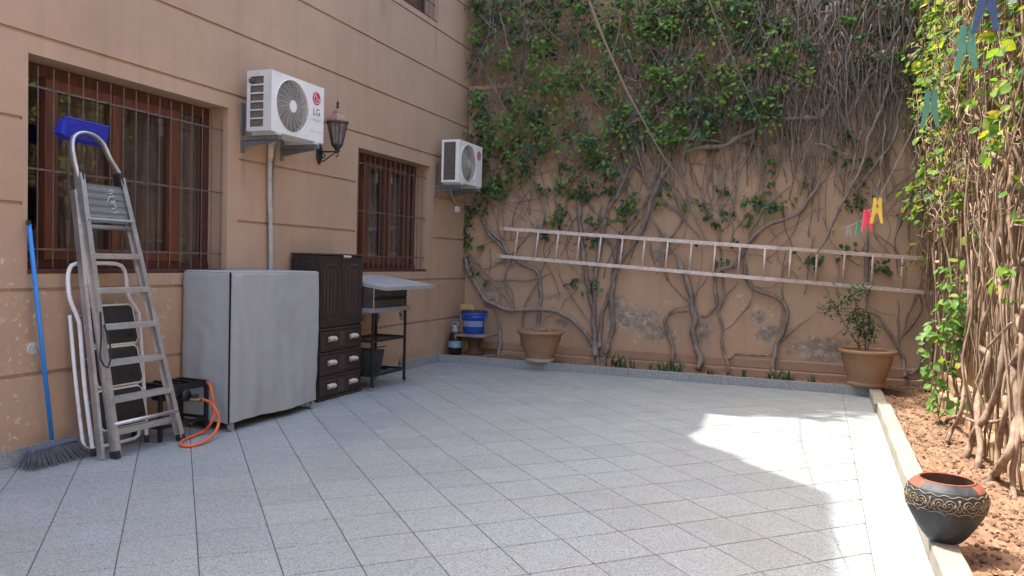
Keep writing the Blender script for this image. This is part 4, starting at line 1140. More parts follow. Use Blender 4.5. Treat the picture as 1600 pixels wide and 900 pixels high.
# ------------------------------------------------------------------ air conditioners
def text_mesh(body, size, name, matn, parent, org, ux, uy, depth=.001):
    """flat lettering on a surface: ux to the right, uy up"""
    cu = bpy.data.curves.new('lettering', 'FONT'); cu.body = body; cu.size = size; cu.align_x = 'CENTER'; cu.align_y = 'CENTER'
    tmp = bpy.data.objects.new('lettering_tmp', cu); COL.objects.link(tmp)
    bpy.context.view_layer.update()
    me = bpy.data.meshes.new_from_object(tmp.evaluated_get(bpy.context.evaluated_depsgraph_get()))
    bpy.data.objects.remove(tmp)
    mb = MB(); ux, uy, org = np.array(ux), np.array(uy), np.array(org)
    mb.v = [tuple(org + ux * v.co.x + uy * v.co.y) for v in me.vertices]; mb.f = [tuple(p.vertices) for p in me.polygons]
    bpy.data.meshes.remove(me)
    return mb.build(name, matn, parent)
def make_ac(y0, z0, W, H, x0, x1, label, near):
    t = thing('air_conditioner', label, 'air conditioner', (0, y0 + W / 2, z0), 'outdoor air conditioner units on the house wall')
    y1, z1 = y0 + W, z0 + H
    fy, fz, fr = y0 + W * .385, z0 + H * .5, H * .435
    # casing: front plate with a round opening, the other faces as a shell
    n = 48; fm = MB()
    ring = [(x1, fy + fr * math.cos(2 * math.pi * i / n), fz + fr * math.sin(2 * math.pi * i / n)) for i in range(n)]
    def sqr(a):
        c, s = math.cos(a), math.sin(a)
        tt = min(((y1 if c > 0 else y0) - fy) / c if abs(c) > 1e-6 else 9e9, ((z1 if s > 0 else z0) - fz) / s if abs(s) > 1e-6 else 9e9)
        return (x1, fy + c * tt, fz + s * tt)
    outer = [sqr(2 * math.pi * i / n) for i in range(n)]
    ring2 = [(x1 - .05, p[1], p[2]) for p in ring]
    fm.add(ring + outer + ring2, [(i, (i + 1) % n, n + (i + 1) % n, n + i) for i in range(n)] + [(i, 2 * n + i, 2 * n + (i + 1) % n, (i + 1) % n) for i in range(n)])
    # corner triangles
    for cy, cz in ((y0, z0), (y1, z0), (y1, z1), (y0, z1)):
        best = sorted(outer, key=lambda q: (q[1] - cy) ** 2 + (q[2] - cz) ** 2)[:2]
        if (best[0][1] - cy) ** 2 + (best[0][2] - cz) ** 2 > 1e-9:
            fm.add([best[0], best[1], (x1, cy, cz)], [(0, 1, 2)])
    fm.add([(x0, y0, z0), (x1, y0, z0), (x1, y1, z0), (x0, y1, z0), (x0, y0, z1), (x1, y0, z1), (x1, y1, z1), (x0, y1, z1)], [(0, 3, 2, 1), (4, 5, 6, 7), (1, 2, 6, 5)][0:2] + [(2, 3, 7, 6), (3, 0, 4, 7)])
    body = fm.build('casing', 'ac_white', t)
    MB().box((x1 - .075, fy - fr, fz - fr), (x1 - .07, fy + fr, fz + fr)).build('fan_cavity', 'ac_dark', t)
    fb = MB()                                            # fan blades
    for k in range(3):
        a = k * 2.094 + .5
        fb.grid(lambda u, v: (x1 - .06 + .03 * v - .015, fy + (.05 + (fr * .9 - .05) * u) * math.cos(a + v * .95 + u * .3), fz + (.05 + (fr * .9 - .05) * u) * math.sin(a + v * .95 + u * .3)), 5, 5)
    fb.build('fan', 'ac_fins', t, smooth=True)
    gr = MB()
    k = 0; rr = .052
    while rr < fr - .004:
        gr.tube([(x1 - .006 + .012 * (1 - (rr / fr) ** 2), fy + rr * math.cos(2 * math.pi * i / 40), fz + rr * math.sin(2 * math.pi * i / 40)) for i in range(40)], .0021, 4, closed=True); rr += .0125
    for i in range(20):
        a = 2 * math.pi * i / 20
        gr.tube([(x1 + .004, fy + .045 * math.cos(a), fz + .045 * math.sin(a)), (x1 + .001, fy + fr * .6 * math.cos(a + .12), fz + fr * .6 * math.sin(a + .12)), (x1 - .006, fy + fr * math.cos(a + .3), fz + fr * math.sin(a + .3))], .0024, 4)
    g = gr.build('fan_grille', 'ac_grille', t)
    MB().add([(x1 + .008, fy + .046 * math.cos(i * .2618), fz + .052 * math.sin(i * .2618)) for i in range(24)] + [(x1 - .004, fy + .046 * math.cos(i * .2618), fz + .052 * math.sin(i * .2618)) for i in range(24)],
             [tuple(range(24))] + [(i, (i + 1) % 24, 24 + (i + 1) % 24, 24 + i) for i in range(24)]).build('hub_cap', 'ac_white' if near else 'ac_grille', g)
    rim = MB().tube([(x1 + .002, fy + (fr + .004) * math.cos(2 * math.pi * i / 48), fz + (fr + .004) * math.sin(2 * math.pi * i / 48)) for i in range(48)], .004, 6, closed=True)
    rim.build('fan_rim', 'ac_white', t, smooth=True)
    # near side face (towards the viewer's left)
    if near:
        sd = MB(); yS = y0
        sd.box((x0, yS - .004, z0), (x0 + .035, yS, z1)); sd.box((x1 - .075, yS - .004, z0), (x1 - .002, yS, z1))
        sd.box((x0 + .035, yS - .004, z0), (x1 - .075, yS, z0 + .035)); sd.box((x0 + .035, yS - .004, z1 - .05), (x1 - .075, yS, z1))
        for k in range(1, 6):
            zc = z0 + .035 + (H - .085) * k / 6.0; sd.box((x0 + .035, yS - .0045, zc - .006), (x1 - .075, yS, zc + .006))
        sd.build('side_panel', 'ac_side', t)
        MB().add([(x0 + .03, yS + .012, z0 + .02), (x1 - .07, yS + .012, z0 + .02), (x1 - .07, yS + .012, z1 - .04), (x0 + .03, yS + .012, z1 - .04)], [(0, 1, 2, 3)]).build('coil', 'ac_fins', t)
        MB().box((x0 + .02, yS - .007, z1 - .098), (x0 + .085, yS - .0045, z1 - .064)).build('rating_plate', 'ac_dark', t)
    else:
        sd = MB(); yS = y0
        sd.box((x0, yS - .004, z0), (x0 + .03, yS, z1)); sd.box((x1 - .055, yS - .004, z0), (x1 - .002, yS, z1))
        sd.box((x0 + .03, yS - .004, z0), (x1 - .055, yS, z0 + .03)); sd.box((x0 + .03, yS - .004, z1 - .03), (x1 - .055, yS, z1))
        sd.build('side_panel', 'ac_white', t)
        co = MB().add([(x0 + .025, yS + .01, z0 + .02), (x1 - .05, yS + .01, z0 + .02), (x1 - .05, yS + .01, z1 - .02), (x0 + .025, yS + .01, z1 - .02)], [(0, 1, 2, 3)])
        for k in range(24): 
            zc = z0 + .04 + (H - .08) * k / 23; co.box((x0 + .03, yS + .002, zc - .003), (x1 - .055, yS + .009, zc + .003))
        co.build('coil', 'ac_fins', t)
    # emblem: red disc, white ring, letters
    ly, lz, lr = y0 + W * .845, z1 - H * (.23 if near else .24), H * .115
    MB().add([(x1 + .0025, ly + lr * math.cos(i * math.pi / 20), lz + lr * math.sin(i * math.pi / 20)) for i in range(40)] + [(x1 - .001, ly + lr * math.cos(i * math.pi / 20), lz + lr * math.sin(i * math.pi / 20)) for i in range(40)],
             [tuple(range(40))] + [(i, (i + 1) % 40, 40 + (i + 1) % 40, 40 + i) for i in range(40)]).build('emblem', 'logo_red', t)
    wl = MB(); X = x1 + .0045
    arc = [math.radians(a) for a in range(95, 361, 12)]
    for a, b in zip(arc[:-1], arc[1:]):
        r1, r2 = lr * .80, lr * .68
        wl.add([(X, ly + r1 * math.cos(a), lz + r1 * math.sin(a)), (X, ly + r1 * math.cos(b), lz + r1 * math.sin(b)), (X, ly + r2 * math.cos(b), lz + r2 * math.sin(b)), (X, ly + r2 * math.cos(a), lz + r2 * math.sin(a))], [(0, 1, 2, 3)])
    def rect(a, b, c, d): wl.add([(X, ly + a * lr, lz + c * lr), (X, ly + b * lr, lz + c * lr), (X, ly + b * lr, lz + d * lr), (X, ly + a * lr, lz + d * lr)], [(0, 1, 2, 3)])
    rect(.22, .80, -.06, .06); rect(-.10, .04, -.42, .48); rect(.04, .24, -.42, -.30)
    wl.add([(X, ly + lr * (-.36 + .11 * math.cos(i * .785)), lz + lr * (.34 + .11 * math.sin(i * .785))) for i in range(8)], [tuple(range(8))])
    wl.build('emblem_mark', 'logo_white', t)
    if near:
        text_mesh('LG', .088, 'lettering', 'logo_grey', t, (x1 + .002, ly + .002, z1 - H * .475), (0, 1, 0), (0, 0, 1))
        text_mesh('Smart Inverter', .024, 'lettering', 'print_grey', t, (x1 + .002, ly - .005, z1 - H * .615), (0, 1, 0), (0, 0, 1))
        MB().add([(x1 + .002, ly - .09, z0 + .085), (x1 + .002, ly + .09, z0 + .085), (x1 + .002, ly + .09, z0 + .088), (x1 + .002, ly - .09, z0 + .088)], [(0, 1, 2, 3)]).build('print_line', 'print_grey', t)
    else:
        ln = MB().box((x1, y0 + W * .70, z0 + .01), (x1 + .004, y0 + W * .715, z1 - .01)); ln.build('panel_edge', 'ac_white', t)
    # base feet and brackets
    for fyy in (y0 + W * .14, y0 + W * .86):
        MB().box((x0 - .01, fyy - .03, z0 - .022), (x1 + .008, fyy + .03, z0 - .0005)).build('foot', 'ac_side', t)
        br = MB()
        br.box((.012, fyy - .022, z0 - .060), (x1 + .02, fyy + .022, z0 - .0225))
        br.box((0.0, fyy - .022, z0 - .16), (.012, fyy + .022, z0 + .26))
        br.hexa([(.012, fyy - .004, z0 - .12), (.012, fyy + .004, z0 - .12), (.012, fyy + .004, z0 - .0605), (.012, fyy - .004, z0 - .0605)],
                [(x1 - .02, fyy - .004, z0 - .075), (x1 - .02, fyy + .004, z0 - .075), (x1 - .02, fyy + .004, z0 - .0605), (x1 - .02, fyy - .004, z0 - .0605)])
        br.build('bracket', 'steel_bracket', t, bevel=.002)
    return t
make_ac(5.235, 2.388, .735, .500, .135, .38, 'cleaner white air conditioner unit with red round emblem and letters beside the wall lantern', True)
make_ac(8.885, 2.345, .715, .540, .130, .38, 'weathered white air conditioner unit with dirty fan near the corner vine', False)
# pipes of the near unit
pt = thing('insulated_pipe', 'pale grey insulated pipe running down the wall under the near air conditioner', 'pipe', (.03, 5.70, 1.1), None)
a = LX(423, 225, .045); b = LX(424, 420, .035)
MB().tube(crom([(.16, a[1] - .01, a[2] + .10), (.10, a[1], a[2] + .05), (.045, a[1], a[2] - .02), (.035, a[1] + .01, 1.9), (.035, b[1] - .02, 1.6), (.035, b[1], 1.05), (.035, b[1] + .01, .6)], .05), .021, 10).build('pipe', 'pipe_grey', pt, smooth=True)
MB().tube(crom([(.048, a[1], a[2] + .0), (.042, a[1] + .003, a[2] - .13)], .03), .024, 10).build('wrap', 'cream_plastic', pt, smooth=True)
pt = thing('drain_hose', 'thin dark hose hanging beside the insulated pipe under the near air conditioner', 'hose', (.03, 5.76, 1.1))
a = LX(434, 222, .06)
MB().tube(crom([(.20, a[1] + .03, a[2] + .12), (.08, a[1] + .01, a[2] + .04), (.03, a[1] - .005, a[2] - .15), (.02, a[1] - .02, 1.9), (.02, a[1] - .03, 1.5), (.02, a[1] - .05, 1.15), (.02, a[1] - .05, .7)], .05), .009, 8).build('hose', 'cable', pt, smooth=True)
pt = thing('drain_hose', 'grey pipes drooping to a white wall socket under the weathered air conditioner', 'hose', (.03, 9.15, 2.0))
MB().tube(crom([LX(702, 295, .12), LX(706, 305, .05), LX(712, 318, .03), LX(718, 325, .02)], .03), .014, 8).build('hose', 'pipe_grey', pt, smooth=True)
MB().tube(crom([LX(728, 298, .2), LX(734, 308, .14), LX(742, 320, .08), LX(748, 335, .04)], .03), .014, 8).build('hose', 'pipe_grey', pt, smooth=True)
q = LX(713, 327, 0); MB().box((0, q[1] - .05, q[2] - .04), (.035, q[1] + .05, q[2] + .04)).build('socket', 'white_enamel', pt, bevel=.004)

# ------------------------------------------------------------------ wall lantern
ln = thing('wall_lantern', 'black wall lantern with copper coloured cap beside the near air conditioner', 'lantern', (0, 6.44, 2.38))
cy, cx = 6.455, .20
zb, zt = 2.425, 2.68
fr = MB(); gl = MB()
rb, rtp = .052, .102
for k in range(6):
    a = k * math.pi / 3 + .3; a2 = a + math.pi / 3
    p0 = (cx + rb * math.cos(a), cy + rb * math.sin(a), zb + .03); p1 = (cx + rtp * math.cos(a), cy + rtp * math.sin(a), zt)
    fr.bar(p0, p1, .010, .010)
    p2 = (cx + rb * math.cos(a2), cy + rb * math.sin(a2), zb + .03); p3 = (cx + rtp * math.cos(a2), cy + rtp * math.sin(a2), zt)
    fr.bar(p0, p2, .010, .012); fr.bar(p1, p3, .010, .014)
    s = .97
    gl.add([tuple(np.array((cx, cy, 0)) * (1 - s) + np.array(q) * np.array((s, s, 1)) + np.array((0, 0, 0))) for q in (p0, p2, p3, p1)], [(0, 1, 2, 3)])
frame = fr.build('frame', 'lamp_iron', ln)
gl.build('glass', 'lamp_glass', ln)
MB().lathe([(.01, -.03), (.022, -.02), (.03, -.005), (.058, .024), (.05, .034)], (cx, cy, zb), 12).build('base_cup', 'lamp_iron', ln, smooth=True)
MB().lathe([(.122, -.012), (.125, 0), (.108, .022), (.080, .046), (.056, .066), (.046, .095), (.030, .108), (.020, .122)], (cx, cy, zt + .006), 6).build('cap', 'lamp_copper', ln)
MB().lathe([(.006, 0), (.010, .012), (.018, .024), (.008, .034), (.014, .048), (.016, .056), (.006, .068), (.002, .088)], (cx, cy, zt + .124), 10).build('finial', 'lamp_iron', ln, smooth=True)
MB().lathe([(.006, .03), (.012, .05), (.016, .09), (.013, .14), (.004, .17)], (cx, cy, zb), 10).build('bulb', 'bulb', ln, smooth=True)
ar = MB()
ar.tube([(0.01, cy - .02, zb - .035), (cx + .035, cy, zb - .035)], .009, 8)
ar.tube(crom([(.012, cy - .02, zb - .13), (.06, cy - .015, zb - .125), (.12, cy - .01, zb - .085), (cx - .02, cy, zb - .045), (cx + .01, cy, zb - .05), (cx + .02, cy, zb - .075), (cx, cy, zb - .085), (cx - .012, cy, zb - .07)], .02), .0065, 8)
ar.tube(crom([(.03, cy - .015, zb - .05), (.065, cy - .015, zb - .06), (.07, cy - .012, zb - .085), (.045, cy - .012, zb - .095), (.04, cy - .012, zb - .08)], .012), .005, 8)
ar.build('bracket', 'lamp_iron', ln, smooth=True)
MB().add([(.0, cy - .02 + dy, zb - .05 + dz) for dy, dz in ((0, .10), (.045, .05), (.045, -.05), (.0, -.115), (-.045, -.05), (-.045, .05))] + [(.022, cy - .02 + dy * .8, zb - .05 + dz * .9) for dy, dz in ((0, .10), (.045, .05), (.045, -.05), (.0, -.115), (-.045, -.05), (-.045, .05))],
         [(6, 7, 8, 9, 10, 11)] + [(i, (i + 1) % 6, 6 + (i + 1) % 6, 6 + i) for i in range(6)]).build('wall_plate', 'lamp_iron', ln)

# ------------------------------------------------------------------ stepladder leaning on the window wall
sl_ = thing('stepladder', 'aluminium stepladder with platform, folded and leaning against the window grille', 'ladder', (.36, 3.98, 0))
def lx(z): return .385 - .155 * z
def yl(z): return 3.735 - .030 * z                      # left stile
def yr(z): return 4.300 - .155 * z
ZT = 1.86
upv = (1, 0, .155)
for side, fn in (('l', yl), ('r', yr)):
    s_ = MB(); sg = 1 if side == 'l' else -1
    p0, p1 = (lx(.03), fn(.03), .03), (lx(ZT), fn(ZT), ZT)
    s_.bar(p0, p1, .020, .060, upv)                     # web
    for dx in (.0285, -.0285):                           # flanges of the channel
        s_.bar((p0[0] + dx, p0[1] + sg * .012, p0[2]), (p1[0] + dx, p1[1] + sg * .012, p1[2]), .026, .0032, upv)
    s_.build('stile', 'aluminium', sl_)
    MB().bar((lx(.0) + .001, fn(0), .001), (lx(.05), fn(.05), .05), .030, .068, upv).build('foot', 'black_rubber', sl_, bevel=.003)
    j = MB()
    j.bar((lx(ZT) + .002, fn(ZT - .07) + sg * .012, ZT - .07), (lx(ZT + .06), fn(ZT + .06) + sg * .012, ZT + .035), .034, .075, upv); j.build('hinge', 'black_rubber', sl_, bevel=.012)
    # rear leg, splayed a little wider
    r_ = MB(); e = -sg
    r_.bar((lx(0) - .055, fn(0) + e * .062, .004), (lx(1.75) - .052, fn(1.75) + e * .004, 1.75), .024, .044, upv)
    r_.build('rear_leg', 'aluminium', sl_)
    if side == 'r': MB().bar((lx(0) - .055, fn(0) + e * .062, .001), (lx(.05) - .055, fn(.05) + e * .060, .045), .030, .05, upv).build('foot', 'black_rubber', sl_, bevel=.003)
for z in (1.335, 1.108, .868, .632, .392):
    t_ = MB(); a, b = yl(z) + .012, yr(z) - .012; x = lx(z)
    t_.box((x - .035, a, z - .004), (x + .045, b, z + .004)); t_.box((x + .036, a, z - .030), (x + .045, b, z - .004)); t_.box((x - .035, a, z - .022), (x - .029, b, z - .004))
    for k in range(4): t_.box((x - .025 + k * .017, a, z + .004), (x - .018 + k * .017, b, z + .006))
    t_.build('tread', 'aluminium', sl_, bevel=.0015)
z = .19
MB().tube([(lx(z) + .02, yl(z), z + .035), (lx(z) + .02, yr(z), z + .035)], .014, 10).build('tread', 'aluminium', sl_, smooth=True)
MB().box((lx(z) - .03, yl(z), z - .05), (lx(z) - .005, yr(z), z - .005)).build('brace', 'aluminium', sl_, bevel=.002)
# tilted platform with corrugation
pm = MB(); z0_, z1_ = 1.545, 1.80
pm.grid(lambda u, v: (lx(z0_ + (z1_ - z0_) * v) + .010 + .006 * (1 if int(v * 11) % 2 else 0), yl(1.6) + .016 + (yr(1.6) - yl(1.6) - .032) * u, z0_ + (z1_ - z0_) * v), 2, 44)
pl_ = pm.build('platform', 'platform_grey', sl_)
MB().tube([(lx(1.565) + .036, yl(1.56), 1.565), (lx(1.565) + .036, yr(1.56), 1.565)], .008, 8).build('platform_rod', 'aluminium', sl_)
MB().tube([(lx(1.50) + .012, yl(1.5), 1.515), (lx(1.5) + .012, yr(1.5), 1.515)], .016, 10).build('platform_rod', 'platform_grey', sl_, smooth=True)
sc = MB()
for pts in ([(0, .10), (.03, .115), (.025, .09), (.0, .085)], [(-.01, .06), (.035, .07)], [(.0, .065), (-.02, .03), (.01, .02), (.04, .045), (.045, .02)], [(.005, -.02), (.035, -.01)], [(.02, -.045), (.055, -.035)], [(.01, .04), (.03, .02), (.05, -.005)]):
    sc.tube([(lx(1.66 + b) + .021, 3.885 + a_, 1.66 + b) for a_, b in pts], .0022, 4)
sc.build('scribble', 'marker_white', pl_)
# bail handle
bl = []
yL, yR = yl(ZT) + .0, yr(ZT) - .0
for q in [(yL, ZT - .03), (yL - .018, ZT + .08), (yL - .022, ZT + .17), (yL - .005, ZT + .235), (yL + .05, ZT + .272), (yL + .11, ZT + .278), (yL + .17, ZT + .262), (yL + .225, ZT + .215), (yL + .262, ZT + .13), (yR - .012, ZT + .04), (yR, ZT - .03)]:
    bl.append((lx(q[1]) - .004, q[0], q[1]))
bl = crom(bl, .03); hb = MB()
for i in range(len(bl) - 1):
    pass
o0 = len(hb.v)
for i, P in enumerate(bl):                               # flat oval section tube
    tdir = Vector(bl[min(i + 1, len(bl) - 1)]) - Vector(bl[max(0, i - 1)]); tdir.normalize()
    ux_ = Vector((1, 0, .155)); ux_ = (ux_ - tdir * ux_.dot(tdir)).normalized(); sd_ = tdir.cross(ux_)
    for k in range(10):
        a = 2 * math.pi * k / 10; hb.v.append(tuple(Vector(P) + ux_ * .024 * math.cos(a) + sd_ * .012 * math.sin(a)))
for i in range(len(bl) - 1):
    for k in range(10): hb.f.append((i * 10 + k, i * 10 + (k + 1) % 10, i * 10 + 10 + (k + 1) % 10, i * 10 + 10 + k))
hb.build('handle', 'aluminium', sl_, smooth=True)
stp = MB().tube(crom([(lx(.95) + .03, yl(.95) + .005, .96), (lx(.8) + .05, yl(.8) - .03, .80), (lx(.7) + .05, yl(.7) - .05, .66), (lx(.66) + .06, yl(.66) - .01, .60), (lx(.7) + .06, yl(.7) + .02, .70), (lx(.85) + .04, yl(.85) + .01, .88)], .03), .006, 6)
stp.build('strap', 'black_rubber', sl_, smooth=True)
MB().tube(crom([(lx(.86) + .02, yr(.86) - .01, .86), (lx(.7) - .02, yr(.7) + .03, .76), (lx(.55) - .03, yr(.55) + .05, .58), (lx(.52), yr(.52), .56)], .03), .006, 6).build('strap', 'black_rubber', sl_, smooth=True)
# dustpan hung over the handle
dp = thing('dustpan', 'deep blue plastic dustpan resting on top of the stepladder handle', 'dustpan', (.05, 3.75, 2.14))
c00 = LX(96, 184, .10); c10 = LX(168, 190, .10); c01 = LX(99, 218, .09); c11 = LX(164, 212, .09)
ya, yb_ = float(LX(99, 184, .015)[1]), float(LX(167, 190, .015)[1])
def pan(u, v):
    y = ya + (yb_ - ya) * u; w = math.sin(v * math.pi * .5)
    return (.125 - .10 * v, y, 2.215 - .16 * v - .012 * u - .02 * math.sin(v * 3.1))
d_ = MB()
sec = [(.155, 2.225), (.150, 2.140), (.125, 2.085), (.085, 2.06), (.035, 2.06), (-.005, 2.085), (-.01, 2.20)]
zP = float(LX(99, 182, .02)[2])
sec = [(.030, zP), (.024, zP - .07), (.010, zP - .12), (-.015, zP - .14), (-.030, zP - .135)]
th = .004
for a_, b_ in zip(sec[:-1], sec[1:]):
    d_.hexa([(a_[0], ya, a_[1]), (a_[0], yb_, a_[1] - .012), (b_[0], yb_, b_[1] - .012), (b_[0], ya, b_[1])], [(a_[0] - th, ya, a_[1] - .001), (a_[0] - th, yb_, a_[1] - .013), (b_[0] - th, yb_, b_[1] - .008), (b_[0] - th, ya, b_[1] + .004)])
for yy, dz in ((ya - .002, 0), (yb_ - .003, -.012)):
    d_.add([(x_, yy, z_ + dz) for x_, z_ in sec] + [(-.036, yy, zP - .11 + dz), (-.036, yy, zP - .02 + dz)] + [(x_, yy + .005, z_ + dz) for x_, z_ in sec] + [(-.036, yy + .005, zP - .11 + dz), (-.036, yy + .005, zP - .02 + dz)],
           [tuple(range(7)), tuple(range(7, 14))[::-1]] + [(i, (i + 1) % 7, 7 + (i + 1) % 7, 7 + i) for i in range(7)])
d_.build('scoop', 'pan_blue', dp, bevel=.001)
rb_ = MB()
for k in range(3): rb_.box((.024 - k * .003, ya + .02, zP - .035 - k * .022), (.034 - k * .003, yb_ - .02, zP - .031 - k * .022))
rb_.tube([(.030, ya, zP), (.030, yb_, zP - .012)], .007, 6)
rb_.build('rib', 'pan_blue', dp)
MB().hexa([(.030, ya - .030, zP - .11), (.030, ya, zP - .12), (-.03, ya, zP - .12), (-.03, ya - .03, zP - .11)], [(.030, ya - .004, zP), (.030, ya, zP), (-.03, ya, zP - .02), (-.03, ya - .004, zP - .02)]).build('flank', 'pan_blue', dp)

# ------------------------------------------------------------------ folding step stool
so = thing('step_stool', 'white tubular folding step stool with three dark treads, leaning behind the stepladder', 'step stool', (.17, 3.93, 0))
def sx(z): return .205 - .115 * z
fL = [(3.720, .012), (3.695, .45), (3.692, .82), (3.685, .90), (3.640, 1.02), (3.632, 1.06), (3.632, 1.17), (3.650, 1.235), (3.70, 1.268), (3.87, 1.272), (4.02, 1.268), (4.075, 1.235), (4.092, 1.16), (4.090, 1.08), (4.110, 1.02), (4.165, .93), (4.176, .86), (4.172, .45), (4.160, .012)]
MB().tube(crom([(sx(z), y, z) for y, z in fL], .03), .0135, 10).build('front_frame', 'white_enamel', so, smooth=True)
for y in (3.720, 4.160): MB().tube([(sx(0), y, 0.0), (sx(.05), y, .052)], .0175, 10).build('foot', 'black_rubber', so, smooth=True)
rfp = [(3.665, .93), (3.672, .5), (3.690, .10), (3.705, .05), (3.75, .035), (4.10, .035), (4.14, .05), (4.150, .10), (4.152, .5), (4.15, .86)]
MB().tube(crom([(sx(z) - .05, y, z) for y, z in rfp], .03), .012, 10).build('rear_frame', 'white_enamel', so, smooth=True)
for (za, zb_, ya_, yb2) in ((.72, .985, 3.725, 4.125), (.44, .70, 3.735, 4.140), (.155, .415, 3.74, 4.150)):
    corners = [(ya_, zb_ - .03), (ya_ + .03, zb_), (yb2 - .06, zb_), (yb2 - .03, zb_ - .02), (yb2, za + .03), (yb2 - .02, za), (ya_ + .06, za), (ya_ + .035, za + .02)]
    loop = [(sx(z) + .022, y, z) for y, z in corners]
    rim = MB().tube(loop, .0105, 8, closed=True)
    tr_ = rim.build('tread', 'white_enamel', so, smooth=True)
    q = [(sx(z) + .022, y, z) for y, z in corners]
    n = len(q)
    MB().add([(p[0] + .009, p[1], p[2]) for p in q] + [(p[0] - .009, p[1], p[2]) for p in q], [tuple(range(n)), tuple(range(n, 2 * n))[::-1]] + [(i, (i + 1) % n, n + (i + 1) % n, n + i) for i in range(n)]).build('tread_pad', 'stool_tread', tr_)
    zc = za + .06; MB().box((sx(zc) + .0325, yb2 - .10, zc - .018), (sx(zc) + .0345, yb2 - .045, zc + .012)).build('tread_mark', 'black_rubber', tr_)
    for y in (3.694, 4.165): MB().tube([(sx(zb_) + .01, y, zb_ - .06), (sx(zb_) + .025, y + (.05 if y < 4 else -.04), zb_ - .06)], .006, 6).build('pivot', 'galvanised', so)

# ------------------------------------------------------------------ broom
br = thing('broom', 'broom with bright blue handle and grey bristles leaning on the wall below the window', 'broom', (.14, 3.55, 0))
ht = LX(45, 347, .03); hb_ = LX(82, 694, .10)
MB().tube([ht, hb_], .0135, 12).build('handle', 'broom_blue', br, smooth=True)
MB().tube([LX(44.7, 344, .03), LX(45.2, 352, .03)], .0142, 12).build('cap', 'black_rubber', br)
hy = hb_[1]
MB().lathe([(.028, -.03), (.018, 0), (.016, .03)], (.10, hy, hb_[2]), 12).build('socket', 'broom_head', br, smooth=True)
MB().hexa([(.075, hy - .165, .098), (.135, hy - .165, .098), (.135, hy + .17, .108), (.075, hy + .17, .108)], [(.08, hy - .15, .125), (.13, hy - .15, .125), (.13, hy + .155, .135), (.08, hy + .155, .135)]).build('head', 'broom_head', br, bevel=.006)
bm_ = MB()
for i in range(42):
    u = i / 41
    for j in range(7):
        v = j / 6
        y0_ = hy - .16 + .325 * u; x0_ = .08 + .05 * v
        sp_ = (u - .5) * .13 + random.gauss(0, .008)
        bm_.tube([(x0_, y0_, .10), (x0_ + (v - .5) * .04 + .02, y0_ + sp_ * .5, .05), (x0_ + (v - .5) * .10 + .035 + random.gauss(0, .006), y0_ + sp_, .004 + random.random() * .006)], [.0028, .0024, .0017], 4, cap=False)
bm_.build('bristles', 'bristle', br, kind='stuff')
# suction hook with a loop of cable
hk = thing('suction_hook', 'clear round suction hook with cable on the wall beside the broom handle', 'hook', (.0, 3.44, .72))
q = LX(51, 545, 0)
MB().add([(.006, q[1] + .034 * math.cos(i * .314), q[2] + .034 * math.sin(i * .314)) for i in range(20)] + [(.0, q[1] + .04 * math.cos(i * .314), q[2] + .04 * math.sin(i * .314)) for i in range(20)], [tuple(range(20))] + [(i, (i + 1) % 20, 20 + (i + 1) % 20, 20 + i) for i in range(20)]).build('cup', 'hook_clear', hk)
MB().tube(crom([(.012, q[1] + .01, q[2] + .02), LX(60, 549, .02), LX(62, 560, .02), LX(62, 572, .012), LX(66, 582, .008), LX(80, 582, .006), LX(95, 579, .006), LX(112, 580, .006)], .02), .0035, 6).build('cable', 'cable', hk, smooth=True)

# ------------------------------------------------------------------ gas burner with orange hose
gb = thing('gas_burner', 'low black iron gas burner stand beside the grey cover', 'gas burner', (.33, 4.36, 0))
fx0, fx1, gy0, gy1, gz = .04, .285, 4.20, float(LX(322, 640, .285)[1]), .385
gm = MB()
for x, y in ((fx0, gy0), (fx1, gy0), (fx0, gy1), (fx1, gy1)):
    MB().bar((x, y, 0), (x, y, gz), .026, .026, (1, 0, 0)).build('leg', 'black_iron', gb, bevel=.002)
for z, fnm in ((gz - .02, 'top_frame'), (.10, 'bottom_frame')):
    gm = MB()
    for p0, p1 in (((fx0, gy0), (fx1, gy0)), ((fx1, gy0), (fx1, gy1)), ((fx1, gy1), (fx0, gy1)), ((fx0, gy1), (fx0, gy0))):
        gm.bar((p0[0], p0[1], z), (p1[0], p1[1], z), .006, .05 if z > .3 else .022)
    gm.build(fnm, 'black_iron', gb)
for k in range(3): MB().box((fx0, gy0 + .06 + k * .11, gz + .006), (fx1, gy0 + .085 + k * .11, gz + .016)).build('grate_bar', 'black_iron', gb)
MB().lathe([(.10, -.03), (.12, 0), (.12, .02), (.06, .03)], (.165, 4.38, gz - .08), 20).build('burner_ring', 'black_iron', gb, smooth=True)
vz = .275; vy = 4.45
MB().tube([(.20, 4.42, vz + .02), (fx1 + .01, 4.46, vz), (fx1 + .05, 4.51, vz - .012), (fx1 + .055, 4.54, vz - .014)], .020, 10).build('valve', 'brass', gb, smooth=True)
MB().lathe([(.030, -.012), (.030, .012)], (fx1 + .06, 4.47, vz + .02), 14).build('knob', 'black_rubber', gb)
MB().tube([(fx1 + .012, 4.42, vz + .03), (fx1 + .03, 4.42, vz + .03)], .045, 14).build('dial', 'black_iron', gb, smooth=True)
ho = thing('gas_hose', 'orange rubber gas hose curling from the burner onto the tiles', 'hose', (.5, 4.6, .01))
